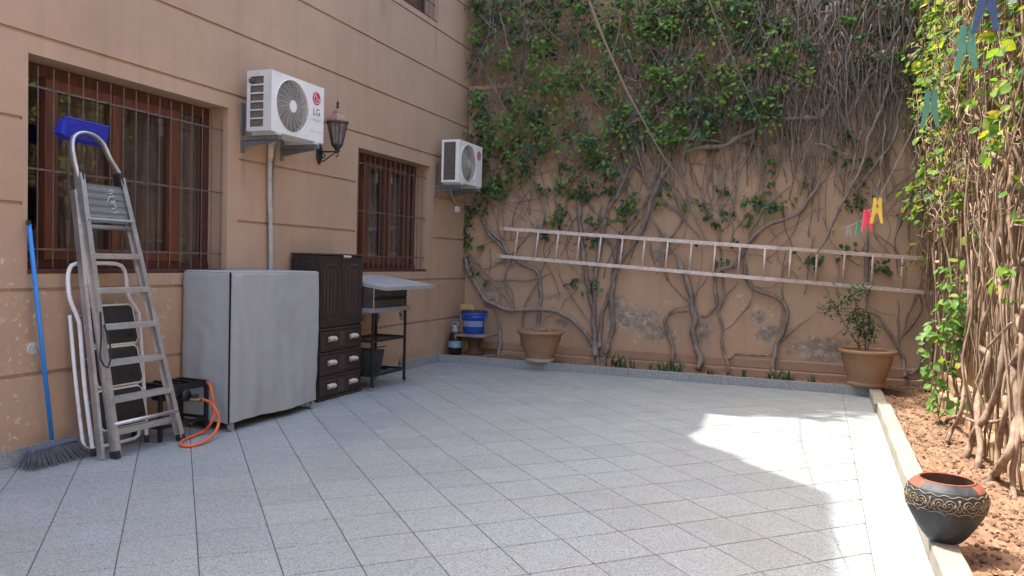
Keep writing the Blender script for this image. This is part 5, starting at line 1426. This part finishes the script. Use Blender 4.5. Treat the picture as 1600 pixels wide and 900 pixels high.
hp = [np.array((fx1 + .055, 4.535, vz - .014)), LX(327, 628, .42), LX(337, 640, .52), LX(342, 655, .54), LX(338, 672, .56), Fl(325, 686, .03), Fl(310, 694, .014), Fl(295, 697, .0125), Fl(284, 696, .0125), Fl(283, 691, .0125), Fl(292, 685, .0125), Fl(308, 679, .0125), Fl(320, 673, .025), LX(330, 660, .44), LX(334, 645, .43), LX(333, 625, .42), LX(330, 608, .40), LX(327, 600, .36), LX(322, 596, .27)]
MB().tube(crom(hp, .02), .0115, 10).build('hose', 'hose_orange', ho, smooth=True)
MB().tube([hp[0] + np.array((0, -.015, .002)), hp[0] + np.array((0.004, .02, 0))], .0145, 10).build('clamp', 'galvanised', ho, smooth=True)

# ------------------------------------------------------------------ covered appliance
ca = thing('covered_cabinet', 'tall appliance on castors hidden under a grey fabric cover', 'covered cabinet', (.25, 5.23, 0))
X0, X1, Y0, Y1, Z0, Z1 = .015, .498, 4.662, 5.800, .068, 1.226
MB().box((X0 + .03, Y0 + .03, .065), (X1 - .03, Y1 - .03, Z1 - .03)).build('inner_body', 'black_rubber', ca)
from mathutils import noise as mn
def wr(u, v, s=0.0):
    e = min(1, 4 * u, 4 * (1 - u)) 
    low = mn.noise(Vector((u * 2.3 + s, v * 1.6, s * 3))) * .016 * (1 - .6 * v)
    hang = mn.noise(Vector((u * 7 + s * 2, v * .9, 5 + s))) * .007 * (1 - v * .7)
    pull = .007 * math.exp(-((u - .12 - .35 * (1 - v)) / .05) ** 2) * v - .006 * math.exp(-((u - .92 + .25 * v) / .04) ** 2) * (1 - v)
    return low + hang + (pull + mn.noise(Vector((u * 5 + v * 9, v * 4 - u * 6, s))) * .0035)
RC = .035
def perim(t, gap):
    """rounded plan outline from the slit at the near left corner, along the front and round to the left side; returns point and normal"""
    segs_ = [('l', (X1, Y0 + .006), (X1, Y1 - RC), (1, 0)), ('a', (X1 - RC, Y1 - RC), 0, 90), ('l', (X1 - RC, Y1), (X0 + RC, Y1), (0, 1)), ('a', (X0 + RC, Y1 - RC), 90, 180),
             ('l', (X0, Y1 - RC), (X0, Y0 + RC), (-1, 0)), ('a', (X0 + RC, Y0 + RC), 180, 270), ('l', (X0 + RC, Y0), (X1 - gap, Y0), (0, -1))]
    lens = [math.dist(q[1], q[2]) if q[0] == 'l' else RC * math.pi / 2 for q in segs_]
    d = t * sum(lens)
    for q, ln_ in zip(segs_, lens):
        if d <= ln_ + 1e-9:
            if q[0] == 'l': f = d / ln_; return (q[1][0] + (q[2][0] - q[1][0]) * f, q[1][1] + (q[2][1] - q[1][1]) * f), q[3]
            an = R(q[2] + (q[3] - q[2]) * d / ln_); return (q[1][0] + RC * math.cos(an), q[1][1] + RC * math.sin(an)), (math.cos(an), math.sin(an))
        d -= ln_
    return (X1 - gap, Y0), (0, -1)
RT = .028; ccx, ccy = (X0 + X1) / 2, (Y0 + Y1) / 2
def cover(u, v):
    gap = .022 if v < .78 else .022 * max(.1, (1 - v) / .22)
    (px_, py_), (nx_, ny_) = perim(u, gap)
    if v <= .70:
        f = v / .70; z = Z0 + (Z1 - RT - Z0) * f
        fold = 1.5 * wr(u * 4.2, f, 1.0) * (1 if f < .97 else .6) + .010 * (1 - f) ** 2 * math.sin(u * 37)
        e_ = min(1, u * 60, (1 - u) * 60)
        return (max(X0 - .004, px_ + nx_ * fold * e_), py_ + ny_ * fold * e_, z + .006 * math.sin(u * 23) * (1 - f))
    if v <= .80:
        an = (v - .70) / .10 * math.pi / 2
        return (px_ - nx_ * RT * (1 - math.cos(an)), py_ - ny_ * RT * (1 - math.cos(an)), Z1 - RT + RT * math.sin(an))
    f = (v - .80) / .20
    bx, by = px_ - nx_ * RT, py_ - ny_ * RT
    return (bx + (ccx - bx) * f, by + (ccy - by) * f, Z1 - .012 * math.sin(f * 1.57) + .003 * mn.noise(Vector((u * 9, f * 4, 2))))
MB().grid(cover, 190, 60).build('cover', 'fabric', ca, smooth=True)
MB().tube([cover(0.0, k / 40 * .72) for k in range(41)], .0045, 6).build('seam', 'fabric_hem', ca, smooth=True)
MB().tube([cover(1.0, k / 40 * .72) for k in range(41)], .0045, 6).build('seam', 'fabric_hem', ca, smooth=True)
MB().tube([cover(k / 160, .75) for k in range(161)], .0042, 6).build('piping', 'fabric_hem', ca, smooth=True)
for x, y in ((X1 - .03, Y0 + .05), (X1 - .03, Y1 - .06), (X0 + .05, Y0 + .06), (X0 + .05, Y1 - .06)):
    w_ = MB().tube([(x - .012, y, .026), (x + .012, y, .026)], .026, 14); c_ = w_.build('castor', 'caster_wheel', ca, smooth=False)
    MB().box((x - .018, y - .016, .03), (x + .018, y + .016, .067)).build('fork', 'galvanised', c_)

# ------------------------------------------------------------------ brown plastic cabinet with drawers
cb = thing('drawer_cabinet', 'dark brown plastic cabinet with two doors above three drawers with cream handles', 'cabinet', (.18, 6.36, 0))
cy0, cy1, cxf, cxb = 5.995, 6.725, .352, .03
def panel(mb, y0, y1, z0, z1, x, c=.04, r=.0048):
    """raised octagon-cornered moulding"""
    pts = [(y0 + c, z0), (y1 - c, z0), (y1 - c, z0 + c * .55), (y1, z0 + c), (y1, z1 - c), (y1 - c, z1 - c * .55), (y1 - c, z1), (y0 + c, z1), (y0 + c, z1 - c * .55), (y0, z1 - c), (y0, z0 + c), (y0 + c, z0 + c * .55)]
    mb.tube([(x, y, z) for y, z in pts], r, 5, closed=True)
zs = [0.0, .225, .452, .678, 1.385]
for k in range(3):
    z0, z1 = zs[k] + (.0 if k else .0), zs[k + 1]
    dr = MB().box((cxb, cy0, z0 + .003), (cxf - .008, cy1, z1 - .012)).build('drawer_case', 'cabinet_brown', cb, bevel=.006)
    MB().box((cxb - .004, cy0 - .006, z1 - .0115), (cxf + .012, cy1 + .006, z1 + .0025)).build('rim', 'cabinet_edge', dr, bevel=.003)
    df = MB().box((cxf - .008, cy0 + .012, z0 + .012 + (.03 if k == 0 else 0)), (cxf + .006, cy1 - .012, z1 - .016)).build('drawer', 'cabinet_brown', cb, bevel=.005)
    mo = MB(); panel(mo, cy0 + .05, cy1 - .05, z0 + .05, z1 - .045, cxf + .006, .03, .004); mo.box((cxf + .004, (cy0 + cy1) / 2 - .055, z0 + .055), (cxf + .010, (cy0 + cy1) / 2 + .055, z1 - .05)); mo.build('moulding', 'cabinet_edge', df)
    for yc in (cy0 + .20, cy1 - .165):
        zc = (z0 + z1) / 2 + .012
        hm = MB()
        hm.grid(lambda u, v: (cxf + .007 + .024 * math.sin(v * 3.14) + .004, yc - .062 + .124 * u, zc - .026 - .006 * abs(2 * u - 1) ** 3 * -1 + .05 * v + .006 * math.cos((u - .5) * 6.28)), 12, 8)
        hm.box((cxf + .005, yc - .06, zc - .02), (cxf + .012, yc + .06, zc + .024))
        hm.build('handle', 'cream_plastic', df, smooth=True)
MB().box((cxb - .003, cy0 - .004, 0), (cxf + .008, cy1 + .004, .03)).build('base', 'cabinet_brown', cb, bevel=.004)
up = MB().box((cxb, cy0, .6815), (cxf - .010, cy1, 1.372)).build('upper_case', 'cabinet_brown', cb, bevel=.006)
MB().box((cxb - .004, cy0 - .006, 1.372), (cxf + .012, cy1 + .006, 1.388)).build('top', 'cabinet_edge', cb, bevel=.004)
sm_ = MB(); 
for a_, b_ in (((cxb + .05), (cxf - .06)),):
    sm_.box((a_, cy0 - .004, 1.30), (b_, cy0 + .002, 1.31)); sm_.box((a_, cy0 - .004, .75), (b_, cy0 + .002, .76)); sm_.box((a_, cy0 - .004, .76), (a_ + .01, cy0 + .002, 1.30)); sm_.box((b_ - .01, cy0 - .004, .76), (b_, cy0 + .002, 1.30))
sm_.build('side_moulding', 'cabinet_edge', cb)
ym = (cy0 + cy1) / 2
for a_, b_ in ((cy0 + .008, ym - .003), (ym + .003, cy1 - .008)):
    d = MB().box((cxf - .010, a_, .700), (cxf + .006, b_, 1.366)).build('door', 'cabinet_brown', cb, bevel=.005)
    mo = MB(); panel(mo, a_ + .06, b_ - .045, .775, 1.285, cxf + .006, .045, .0048)
    for q in range(3): mo.box((cxf + .004, a_ + .10 + q * .055, .82), (cxf + .0085, a_ + .13 + q * .055, 1.24))
    mo.build('moulding', 'cabinet_edge', d)
MB().grid(lambda u, v: (cxf + .008 + .016 * math.sin(v * 3.14), ym - .01 + .13 * u, 1.348 + .028 * v), 10, 6).build('handle', 'cream_plastic', cb, smooth=True)
for k, z in enumerate((.80, .92)): pass
MB().box((.28, cy1 + .004, 1.235), (.33, cy1 + .02, 1.29)).build('hinge', 'cream_plastic', cb, bevel=.004)

# ------------------------------------------------------------------ barbecue trolley
bq = thing('barbecue', 'black wrought iron barbecue trolley with charred firebox and scroll corners', 'barbecue', (.27, 7.1, 0))
bx0, bx1, by0, by1 = .09, .455, 6.77, 7.435
for x, y in ((bx0, by0), (bx1, by0), (bx0, by1), (bx1, by1)):
    lg = MB().bar((x, y, .055), (x, y, .80), .024, .024, (1, 0, 0)).build('leg', 'black_iron', bq, bevel=.002)
    MB().tube([(x - .011, y + .006, .024), (x + .011, y + .006, .024)], .024, 12).build('castor', 'caster_wheel', lg)
    MB().box((x - .015, y - .014, .024), (x + .015, y + .014, .058)).build('fork', 'black_iron', lg)
for z, nm in ((.505, 'shelf'), (.155, 'shelf')):
    sh = MB()
    for p0, p1 in (((bx0, by0), (bx1, by0)), ((bx1, by0), (bx1, by1)), ((bx1, by1), (bx0, by1)), ((bx0, by1), (bx0, by0))): sh.bar((p0[0], p0[1], z), (p1[0], p1[1], z), .010, .026)
    for k in range(1, 9): y = by0 + (by1 - by0) * k / 9; sh.box((bx0, y - .008, z - .002), (bx1, y + .008, z + .003))
    sh.build(nm, 'black_iron', bq)
def scroll(mb, c, r, a0, turns, y_sign, plane='y'):
    pts = []
    for i in range(28):
        a = a0 + turns * 2 * math.pi * i / 27; q = r * (1 - .72 * i / 27)
        pts.append((c[0], c[1] + y_sign * q * math.cos(a), c[2] + q * math.sin(a)))
    mb.tube(pts, .0042, 5)
for z, s in ((.735, 1), (.235, -1)):
    for yb, sg in ((by0, 1), (by1, -1)):
        m_ = MB(); scroll(m_, (bx1, yb + sg * .075, z), .058, 1.57 * s, 1.5 * s, sg); scroll(m_, (bx1, yb + sg * .10, z + .02 * s), .030, 1.57, 1.3, -sg); m_.build('scroll', 'black_iron', bq)
    m_ = MB(); 
    for i_ in (0,): scroll(m_, (bx1 - .1, by0 - .0, z), .05, 1.57 * s, 1.5 * s, 1)
    m_.build('scroll', 'black_iron', bq)
tray = MB().box((bx0 - .03, by0 - .05, .80), (bx1 + .03, by1 + .06, .845)).build('tray', 'galvanised', bq, bevel=.004)
fbx = MB()
fbx.box((bx0 - .01, by0 - .02, .846), (bx0 - .002, by1 + .01, 1.055)); fbx.box((bx1 + .002, by0 - .02, .846), (bx1 + .010, by1 + .01, .925)); fbx.box((bx1 + .002, by0 - .02, .955), (bx1 + .010, by1 + .01, 1.055))
fbx.box((bx0 - .002, by0 - .02, .846), (bx1 + .002, by0 - .012, 1.055)); fbx.box((bx0 - .002, by1 + .002, .846), (bx1 + .002, by1 + .01, 1.055)); fbx.box((bx0, by0, .846), (bx1, by1, .86))
fbx.build('firebox', 'char_metal', bq, bevel=.001)
MB().box((bx1 - .02, by0 - .005, .88), (bx1 - .01, by1 - .005, 1.0)).build('slot_backing', 'black_rubber', bq)  # black sheet set just behind the firebox slot
MB().box((bx1 + .011, by0 - .022, .846), (bx1 + .016, by0 - .008, 1.055)).build('edge_strip', 'galv_bright', bq)
MB().box((bx1 + .003, by0 - .02, .95), (bx1 + .022, by1 + .008, .958)).build('draught_lip', 'black_iron', bq)
ld = thing('metal_sheet', 'grey metal lid sheet lying skewed over the barbecue firebox', 'metal sheet', (.35, 7.3, 1.06))
F_ = np.array((.60, 6.85, 1.062)); R_ = np.array((.72, 7.72, 1.064)); T_ = np.array((.06, 7.55, 1.135)); L_ = F_ + T_ - R_
F_ = LX(603, 449, .60); R_ = LX(679, 445, .72); T_ = LX(594, 429, .06); L_ = F_ + T_ - R_
nrm = np.cross(R_ - F_, L_ - F_); nrm /= np.linalg.norm(nrm); nrm *= np.sign(nrm[2])
MB().hexa([F_ - nrm * .004, R_ - nrm * .004, T_ - nrm * .004, L_ - nrm * .004], [F_, R_, T_, L_]).build('sheet', 'galv_bright', ld)
rm = MB(); cen = (F_ + T_) / 2
for a_, b_ in ((F_, R_), (R_, T_), (T_, L_), (L_, F_)):
    rm.bar(a_ - nrm * .018, b_ - nrm * .018, .006, .034, nrm)
rm.build('folded_rim', 'galv_bright', ld)
bn = thing('ash_bin', 'black charcoal bin and scoop on the bottom shelf of the barbecue', 'bin', (.27, 6.93, .16))
MB().hexa([(.14, 6.80, .160), (.40, 6.80, .160), (.40, 7.03, .160), (.14, 7.03, .160)], [(.11, 6.77, .40), (.43, 6.77, .40), (.43, 7.06, .40), (.11, 7.06, .40)]).build('bin', 'black_rubber', bn, bevel=.008)
MB().grid(lambda u, v: (.16 + .24 * u, 7.035 + .16 * v, .162 + .09 * (1 - v ** 2) * (1 - .3 * abs(2 * u - 1))), 10, 8).build('scoop', 'black_rubber', bn, smooth=True)
MB().tube([(.30, 6.85, .41), (.40, 7.14, .425)], .006, 6).build('tongs', 'black_iron', bn)

# ------------------------------------------------------------------ corner things on the back bed
stz = .06
ps = thing('pedestal', 'brown clay pedestal with a grey slab on top under the blue bucket', 'pedestal', (.37, 9.5, stz))
MB().box((.16, 9.33, stz - .03), (.60, 9.72, stz + .03)).build('base_slab', 'slab_grey', ps, bevel=.008)
MB().lathe([(.13, 0), (.13, .03), (.085, .06), (.075, .13), (.10, .18), (.15, .23), (.16, .245)], (.37, 9.52, stz + .032), 24).build('column', 'clay_dark', ps, smooth=True)
MB().box((.12, 9.30, .338), (.62, 9.74, .372)).build('top_slab', 'slab_grey', ps, bevel=.008)
bk = thing('bucket', 'blue plastic bucket with dark lid and white printed band on the pedestal', 'bucket', (.365, 9.5, .373))
MB().lathe([(.135, 0), (.142, .01), (.170, .215), (.178, .22), (.178, .235), (.172, .24), (.178, .262), (.186, .268), (.186, .282), (.174, .284)], (.365, 9.5, .374), 36).build('body', 'bucket_blue', bk, smooth=True)
MB().lathe([(.1585, .10), (.1675, .178)], (.365, 9.5, .3745), 28, cap=False, a0=-2.75, a1=-.35).build('printed_band', 'bucket_label', bk, smooth=True)
MB().lathe([(.178, .284), (.181, .29), (.180, .305), (.165, .312), (.16, .306)], (.365, 9.5, .374), 36).build('lid', 'bucket_lid', bk, smooth=True)
MB().box((.34, 9.305, .618), (.42, 9.325, .642)).build('tab', 'bucket_blue', bk, bevel=.004)
MB().tube(crom([(.547, 9.47, .60), (.555, 9.43, .55), (.565, 9.40, .47), (.585, 9.38, .42)], .03), .004, 6).build('bail', 'galvanised', bk, smooth=True)
bo = thing('bottle', 'large bottle of dark liquid with blue label and pale handle beside the bucket', 'bottle', (.155, 9.36, .07))
zb_ = .075
MB().lathe([(.082, 0), (.09, .008), (.09, .23), (.085, .27), (.06, .315)], (.155, 9.36, zb_), 28).build('body', 'bottle_dark', bo, smooth=True)
MB().lathe([(.0915, .115), (.0915, .20)], (.155, 9.36, zb_), 28, cap=False).build('label', 'bottle_label', bo, smooth=True)
MB().lathe([(.06, .3155), (.04, .355), (.028, .385), (.028, .41)], (.155, 9.36, zb_), 20).build('neck', 'bottle_clear', bo, smooth=True)
MB().tube([(.155 + .045 * math.cos(i * .45), 9.355, zb_ + .415 + .035 * math.sin(i * .45)) for i in range(14)], .009, 8, closed=True).build('handle', 'bottle_clear', bo, smooth=True)
yb = thing('board', 'pale yellow board standing behind the bottle and bucket', 'board', (.12, 9.62, .07))
q = BY(712, 475, 9.62); q2 = BY(727, 520, 9.62)
MB().box((.10, 9.62, .06), (.30, 9.645, q[2])).build('panel', 'yellow_board', yb, bevel=.003)

def pot(name, label, c, rt, rb, h, foot=True, n=48):
    t = thing(name, label, 'flower pot', c, None)
    MB().lathe([(rb, .0), (rb + .01, .02), (rb + .006, .045), (rb + .02, .09), (rt - .045, h * .62), (rt - .022, h - .05), (rt - .018, h - .045), (rt + .006, h - .042), (rt + .012, h - .03), (rt + .012, h - .008), (rt + .004, h), (rt - .014, h - .003), (rt - .022, h - .03), (rt - .03, h - .075)], c, n).build('pot', 'pot_tan', t, smooth=True)
    MB().lathe([(rb + .002, -.001), (rb + .0125, .018), (rb + .0095, .045), (rb + .0, .047)], c, n).build('foot_ring', 'pot_foot' if foot else 'pot_tan', t, smooth=True)
    d = MB().grid(lambda u, v: (c[0] + (rt - .024) * math.sqrt(u) * math.cos(6.2832 * v), c[1] + (rt - .024) * math.sqrt(u) * math.sin(6.2832 * v), c[2] + h - .055 + random.gauss(0, .006)), 6, 28)
    d.build('soil', 'potting_soil', t)
    return t
p1 = pot('flower_pot', 'smaller tan plastic pot with bare twigs on the back kerb near the left corner', (1.395, 9.27, .094), .292, .17, .40)
tw = MB()
for a, b, c in (((1.45, 9.3, .44), (1.35, 9.25, .52), (1.22, 9.2, .50)), ((1.42, 9.27, .44), (1.5, 9.25, .53), (1.62, 9.2, .505)), ((1.48, 9.3, .44), (1.42, 9.3, .56), (1.45, 9.32, .62)), ((1.36, 9.3, .44), (1.3, 9.28, .50), (1.15, 9.25, .515)), ((1.5, 9.3, .44), (1.6, 9.28, .515), (1.75, 9.2, .505)), ((1.40, 9.22, .44), (1.46, 9.18, .50), (1.55, 9.16, .52))):
    tw.tube(crom([a, b, c], .03), .006, 5)
tw.build('twigs', 'twig', p1, smooth=True, kind='stuff')
p2 = pot('flower_pot', 'bigger tan plastic pot with a leafy plant at the right end of the back kerb', (5.185, 9.26, .098), .292, .175, .405, False)
pb = MB(); pls = []; rs2 = np.random.RandomState(5)
for pts, clumps in (([(1350,545),(1335,530),(1322,510),(1310,490),(1302,480)], [(1300,482,.13,90)]), ([(1345,545),(1340,520),(1338,490),(1336,465)], [(1336,455,.11,70), (1330,470,.08,30)]), ([(1350,545),(1352,525),(1348,508)], [(1345,505,.15,120), (1352,525,.12,80), (1338,495,.10,60)]), ([(1352,545),(1362,525),(1366,510)], [(1366,512,.08,34)])):
    C = [BY(x, y, 9.26 + random.uniform(-.05, .05)) for x, y in pts]; C[0] = np.array((5.16 + random.uniform(-.05, .05), 9.26, .44))
    pb.tube(crom(C, .03), .008, 6)
    for (px, py, r, n) in clumps:
        c = BY(px, py, 9.25)
        for _ in range(n): pls.append(c + rs2.normal(size=3) * r * np.array((.55, .5, .45)))
pb.build('stems', 'bark_pale', p2, smooth=True, kind='stuff')
def narrow_leaves(name, P, ln, wd, matn, parent, up=.5):
    mb = MB()
    for q in P:
        d = np.array([random.gauss(0, 1), random.gauss(0, 1), random.gauss(up, .6)]); d /= np.linalg.norm(d)
        s = np.cross(d, (0, 0, 1)); s /= np.linalg.norm(s) + 1e-9
        l_ = ln * random.uniform(.7, 1.2); w_ = wd * random.uniform(.8, 1.2); dr = np.array((0, 0, -.18 * l_))
        mb.add([q, q + d * l_ * .4 + s * w_, q + d * l_ + dr, q + d * l_ * .4 - s * w_, q + d * l_ * .45 + np.array((0, 0, -.008))], [(0, 1, 4), (1, 2, 4), (2, 3, 4), (3, 0, 4)])
    return mb.build(name, matn, parent, kind='stuff')
narrow_leaves('foliage', pls, .095, .012, 'leaf_strap', p2)

# strap-leaved plants along the back bed
def lily(px, py, n, h, label):
    h += .055; n = int(n * 1.2)
    b = BY(px, py, KY + .16); z = .05
    t = thing('lily_clump', label, 'plant', (b[0], KY + .16, z), 'strap leaved plants along the back kerb')
    for _ in range(n):
        a = random.uniform(0, 6.28); lean = random.uniform(.2, 1.0); hh = h * random.uniform(.35, 1.1)
        x0, y0 = b[0] + random.gauss(0, .07) * (n / 24), KY + .16 + random.uniform(-.04, .05)
        d = np.array((math.cos(a), math.sin(a) * .6, 0)); s = np.array((-math.sin(a), math.cos(a), 0)) * .012
        P0 = np.array((x0, y0, z)); P1 = P0 + np.array((0, 0, hh * .6)) + d * hh * lean * .35; P2 = P0 + np.array((0, 0, hh)) + d * hh * lean
        MBl.append(MB().add([P0 - s, P0 + s, P1 + s * 1.1, P2, P1 - s * 1.1], [(0, 1, 2, 4), (4, 2, 3)]))
        mb_ = MBl[-1]
        if n <= 8: pass
    m_ = MB()
    for q in MBl: m_.add(q.v, q.f)
    MBl.clear()
    m_.build('leaves', 'leaf_strap', t, kind='stuff')
MBl = []
lily(970, 564, 26, .17, 'largest strap leaved plant clump by the kerb, right of the stem cluster')
lily(1050, 568, 20, .15, 'strap leaved plant clump by the kerb at the foot of the hooked stem')
lily(1018, 568, 5, .10, 'tiny strap leaved seedling between the two larger clumps by the kerb')
lily(1031, 569, 6, .11, 'small strap leaved seedling just left of the hooked stem clump')
lily(1109, 577, 8, .10, 'small strap leaved plant just right of the thickest vine trunk')
lily(1163, 580, 6, .11, 'small single strap leaved plant between the slender vine and the peeling plaster')
lily(1222, 586, 26, .11, 'low spreading strap leaved clump at the foot of the curved vine stem')
lily(1268, 588, 6, .10, 'small strap leaved plant left of the bigger tan pot')

# ------------------------------------------------------------------ patterned round pot on the right kerb
PC = np.array((5.212, 4.105, .1015))
pp = thing('patterned_pot', 'round black clay pot with red rim and gold scroll band on the cream kerb', 'flower pot', PC)
prof = [(.062, 0), (.075, .004), (.098, .03), (.132, .080), (.160, .130), (.172, .170), (.174, .195), (.170, .218), (.158, .240)]
prof = [(a_, b_ * 1.07) for a_, b_ in prof]
MB().lathe(prof, PC, 64, cap=False).build('body', 'pot_black', pp, smooth=True)
neck = [(.1585, .2563), (.143, .273), (.122, .285)]
camang = math.atan2(CAMP[1] - PC[1], CAMP[0] - PC[0])
def sector(mb, pf, a0, a1, n): mb.lathe(pf, PC, n, cap=False, a0=a0, a1=a1)
m_ = MB(); sector(m_, neck, camang - .75, camang + .95, 24); m_.build('neck', 'pot_black', pp, smooth=True)
m_ = MB(); sector(m_, neck, camang + .95, camang - .75 + 2 * math.pi, 48); m_.build('neck', 'pot_red', pp, smooth=True, label='bare red clay part of the neck')
MB().lathe([(.122, .2852), (.121, .290), (.116, .2915), (.112, .287)], PC, 56, cap=False).build('rim', 'pot_red', pp, smooth=True)
MB().lathe([(.112, .287), (.138, .21), (.135, .13), (.09, .07), (.02, .06)], PC, 56, cap=False).build('inside', 'clay_dark', pp, smooth=True)
def on_pot(a, z):
    zz = [p[1] for p in prof]; rr = [p[0] for p in prof]
    r = float(np.interp(z, zz, rr)) + .002
    return (PC[0] + r * math.cos(a), PC[1] + r * math.sin(a), PC[2] + z)
NM = 9; gd = MB()
zt_, zl_ = .245, .163
for i_ in range(2):
    pts = []
    for k in range(NM * 16):
        a = 2 * math.pi * k / (NM * 16); ph = (k % 16) / 16
        z = zt_ + .004 * math.cos(ph * 12.566) if i_ == 0 else zl_ + .010 * abs(math.sin(ph * 6.2832)) ** .7 - .008 * (1 if abs(ph - .5) < .05 else 0)
        pts.append(on_pot(a, z))
    gd.tube(pts, .0024, 5, closed=True)
for k in range(NM):
    a0 = 2 * math.pi * k / NM; w = 2 * math.pi / NM
    def mot(pts, r=.0021): gd.tube([on_pot(a0 + w * u, zl_ + (zt_ - zl_) * v) for u, v in pts], r, 5)
    for sgn in (1, -1):
        f = lambda u: .5 + sgn * u
        mot([(f(.0), .25), (f(.10), .20), (f(.20), .30), (f(.28), .50), (f(.22), .68), (f(.12), .62), (f(.14), .48), (f(.20), .50)])
        mot([(f(.02), .60), (f(.08), .75), (f(.18), .82), (f(.30), .76), (f(.38), .60), (f(.42), .40), (f(.36), .25), (f(.28), .22)])
        mot([(f(.48), .20), (f(.44), .45), (f(.5), .70), (f(.47), .88)], .0022)
        mot([(f(.30), .42), (f(.36), .50), (f(.33), .60)], .0045)
    mot([(.42, .50), (.5, .40), (.58, .50), (.5, .62), (.42, .50)], .0030)
gd.build('gold_band', 'pot_gold', pp, smooth=True)

# ------------------------------------------------------------------ long ladder hung on the back wall
YL = BW - .12
la = thing('wall_ladder', 'long aluminium ladder hung sideways across the vine covered back wall', 'ladder', (3.2, YL, 1.1))
tl, trr, bl_, brr = BY(783, 357, YL), BY(1457, 405, YL), BY(778, 400, YL), BY(1457, 458, YL)
for nm, a_, b_ in (('rail', tl, trr), ('rail', bl_, brr)):
    cut = a_ + (b_ - a_) * .68
    r_ = MB().bar(a_, cut, .024, .046, (0, 0, 1)).build('rail', 'aluminium_old', la, bevel=.003)
    MB().bar(cut, b_, .0238, .0455, (0, 0, 1)).build('rail', 'rust_alu', la, bevel=.003, label='reddish oxidised right end of the rail')
    dd_ = (a_ - b_) / np.linalg.norm(a_ - b_)
    MB().bar(a_ - dd_ * .05, a_ + dd_ * .012, .030, .052, (0, 0, 1)).build('end_cap', 'yellow_board', la, bevel=.004)
RX = [809, 841, 872.5, 905.5, 939, 973, 1007.5, 1043.7, 1081, 1118, 1156.7, 1196, 1236, 1277.5, 1320.5, 1364.7, 1411, 1455]
for i, rx in enumerate(RX):
    u = (BY(rx, 380, YL)[0] - tl[0]) / (trr[0] - tl[0])
    a_ = tl + (trr - tl) * u; b_ = bl_ + (brr - bl_) * min(1, u - .002)
    MB().tube([a_, b_], .0135, 8).build('rung', 'aluminium_old' if i < 13 and i not in (10,) else 'rust_alu', la, smooth=True)
for u in (.12, .5, .88):
    a_ = tl + (trr - tl) * u
    MB().box((a_[0] - .012, YL + .012, a_[2] - .05), (a_[0] + .012, BW, a_[2] - .024)).build('hook', 'black_iron', la)

# ------------------------------------------------------------------ clothes lines and pegs
def rope(label, pts, r):
    t = thing('clothesline', label, 'clothesline', pts[-1], 'clotheslines tied to the back wall')
    MB().tube(crom(pts, .08), r, 7).build('rope', 'rope', t, smooth=True)
    MB().tube([pts[-1] + np.array((0, -.02, 0)), np.array((pts[-1][0], BW + .0, pts[-1][2]))], .008, 6).build('eye_screw', 'black_iron', t)
    return t
def along(x, y, d): return CAMP + wray(x, y) * (d / FPX)
rope('thicker rope slanting from the top down to the middle of the back wall', [along(880, -130, 2.4), along(920, 0, 2.75), along(958, 95, 3.4), along(1000, 180, 4.4), along(1060, 275, 6.6), BY(1135, 345, BW - .03)], .0046)
rope('thinner green rope slanting down to the vines right of the middle', [along(1080, -110, 3.6), along(1108, 0, 4.2), along(1140, 80, 5.2), along(1175, 160, 7.0), BY(1203, 226, BW - .03)], .0042)
pegs = [(1543, -28, 1.20, 'peg_blue', 'blue clothes peg cut by the top of the picture'), (1512, 40, 1.36, 'peg_green', 'larger green clothes peg close to the sunlit leaves'), (1455, 140, 1.62, 'peg_green', 'pale green clothes peg hanging in front of the corner'),
        (1371, 307, 2.35, 'peg_yellow', 'yellow clothes peg on the line above the wall ladder'), (1355.5, 325, 2.76, 'peg_red', 'pink red clothes peg beside the yellow one'), (1343, 341, 3.75, 'peg_green', 'smallest green clothes peg, left of the pink one'), (1326, 347, 5.2, 'peg_grey', 'tiny grey blue clothes peg at the far left of the row')]
lp_ = [along(1600, -115, 1.02)] + [along(x, y + 6, d) for x, y, d, _, _ in pegs] + [along(1312, 358, 7.5), BY(1302, 362, BW - .03)]
rope('grey clothesline with coloured pegs running to the back wall', lp_, .0015)
for i, (x, y, d, mt, lab) in enumerate(pegs):
    c = lp_[i + 1]
    t = thing('clothes_peg', lab, 'clothes peg', c, 'clothes pegs on the line')
    ang = random.uniform(-.25, .25) if i > 2 else (.2, .25, .12)[i]
    ux_ = np.array((math.cos(ang), -math.sin(ang), 0)); uy_ = np.array((math.sin(ang), math.cos(ang), 0))
    S = 1.0
    for sg in (1, -1):
        mb = MB(); prof2 = [(.012, .006), (.012, .002), (.0035, .000), (.0030, -.006), (.0055, -.010), (.0035, -.016), (.0030, -.030), (.0036, -.036), (.010, -.056), (.0165, -.071), (.021, -.0705), (.0155, -.050), (.012, -.030), (.0115, -.010)]
        prof2 = [(.0115, .0075), (.0050, .0080), (.0004, .000), (.0004, -.010), (.0030, -.014), (.0030, -.020), (.0004, -.024), (.0004, -.038), (.0052, -.047), (.0105, -.070), (.0185, -.0705), (.0150, -.046), (.0128, -.028), (.0120, -.006)]
        n = len(prof2)
        vs = []
        for w_ in (-.0048, .0048):
            for a_, b_ in prof2: vs.append(c + ux_ * sg * a_ * S + uy_ * w_ + np.array((0, 0, b_ * S)))
        mb.add(vs, [tuple(range(n)), tuple(range(n, 2 * n))[::-1]] + [(k, (k + 1) % n, n + (k + 1) % n, n + k) for k in range(n)])
        mb.build('jaw', mt, t)
    sp_ = MB().tube([c + ux_ * (.0062 * math.cos(k * .9)) + uy_ * (-.005 + .010 * k / 20) + np.array((0, 0, -.022 + .0062 * math.sin(k * .9))) for k in range(21)], .0008, 4)
    sp_.build('spring', 'galvanised', t)
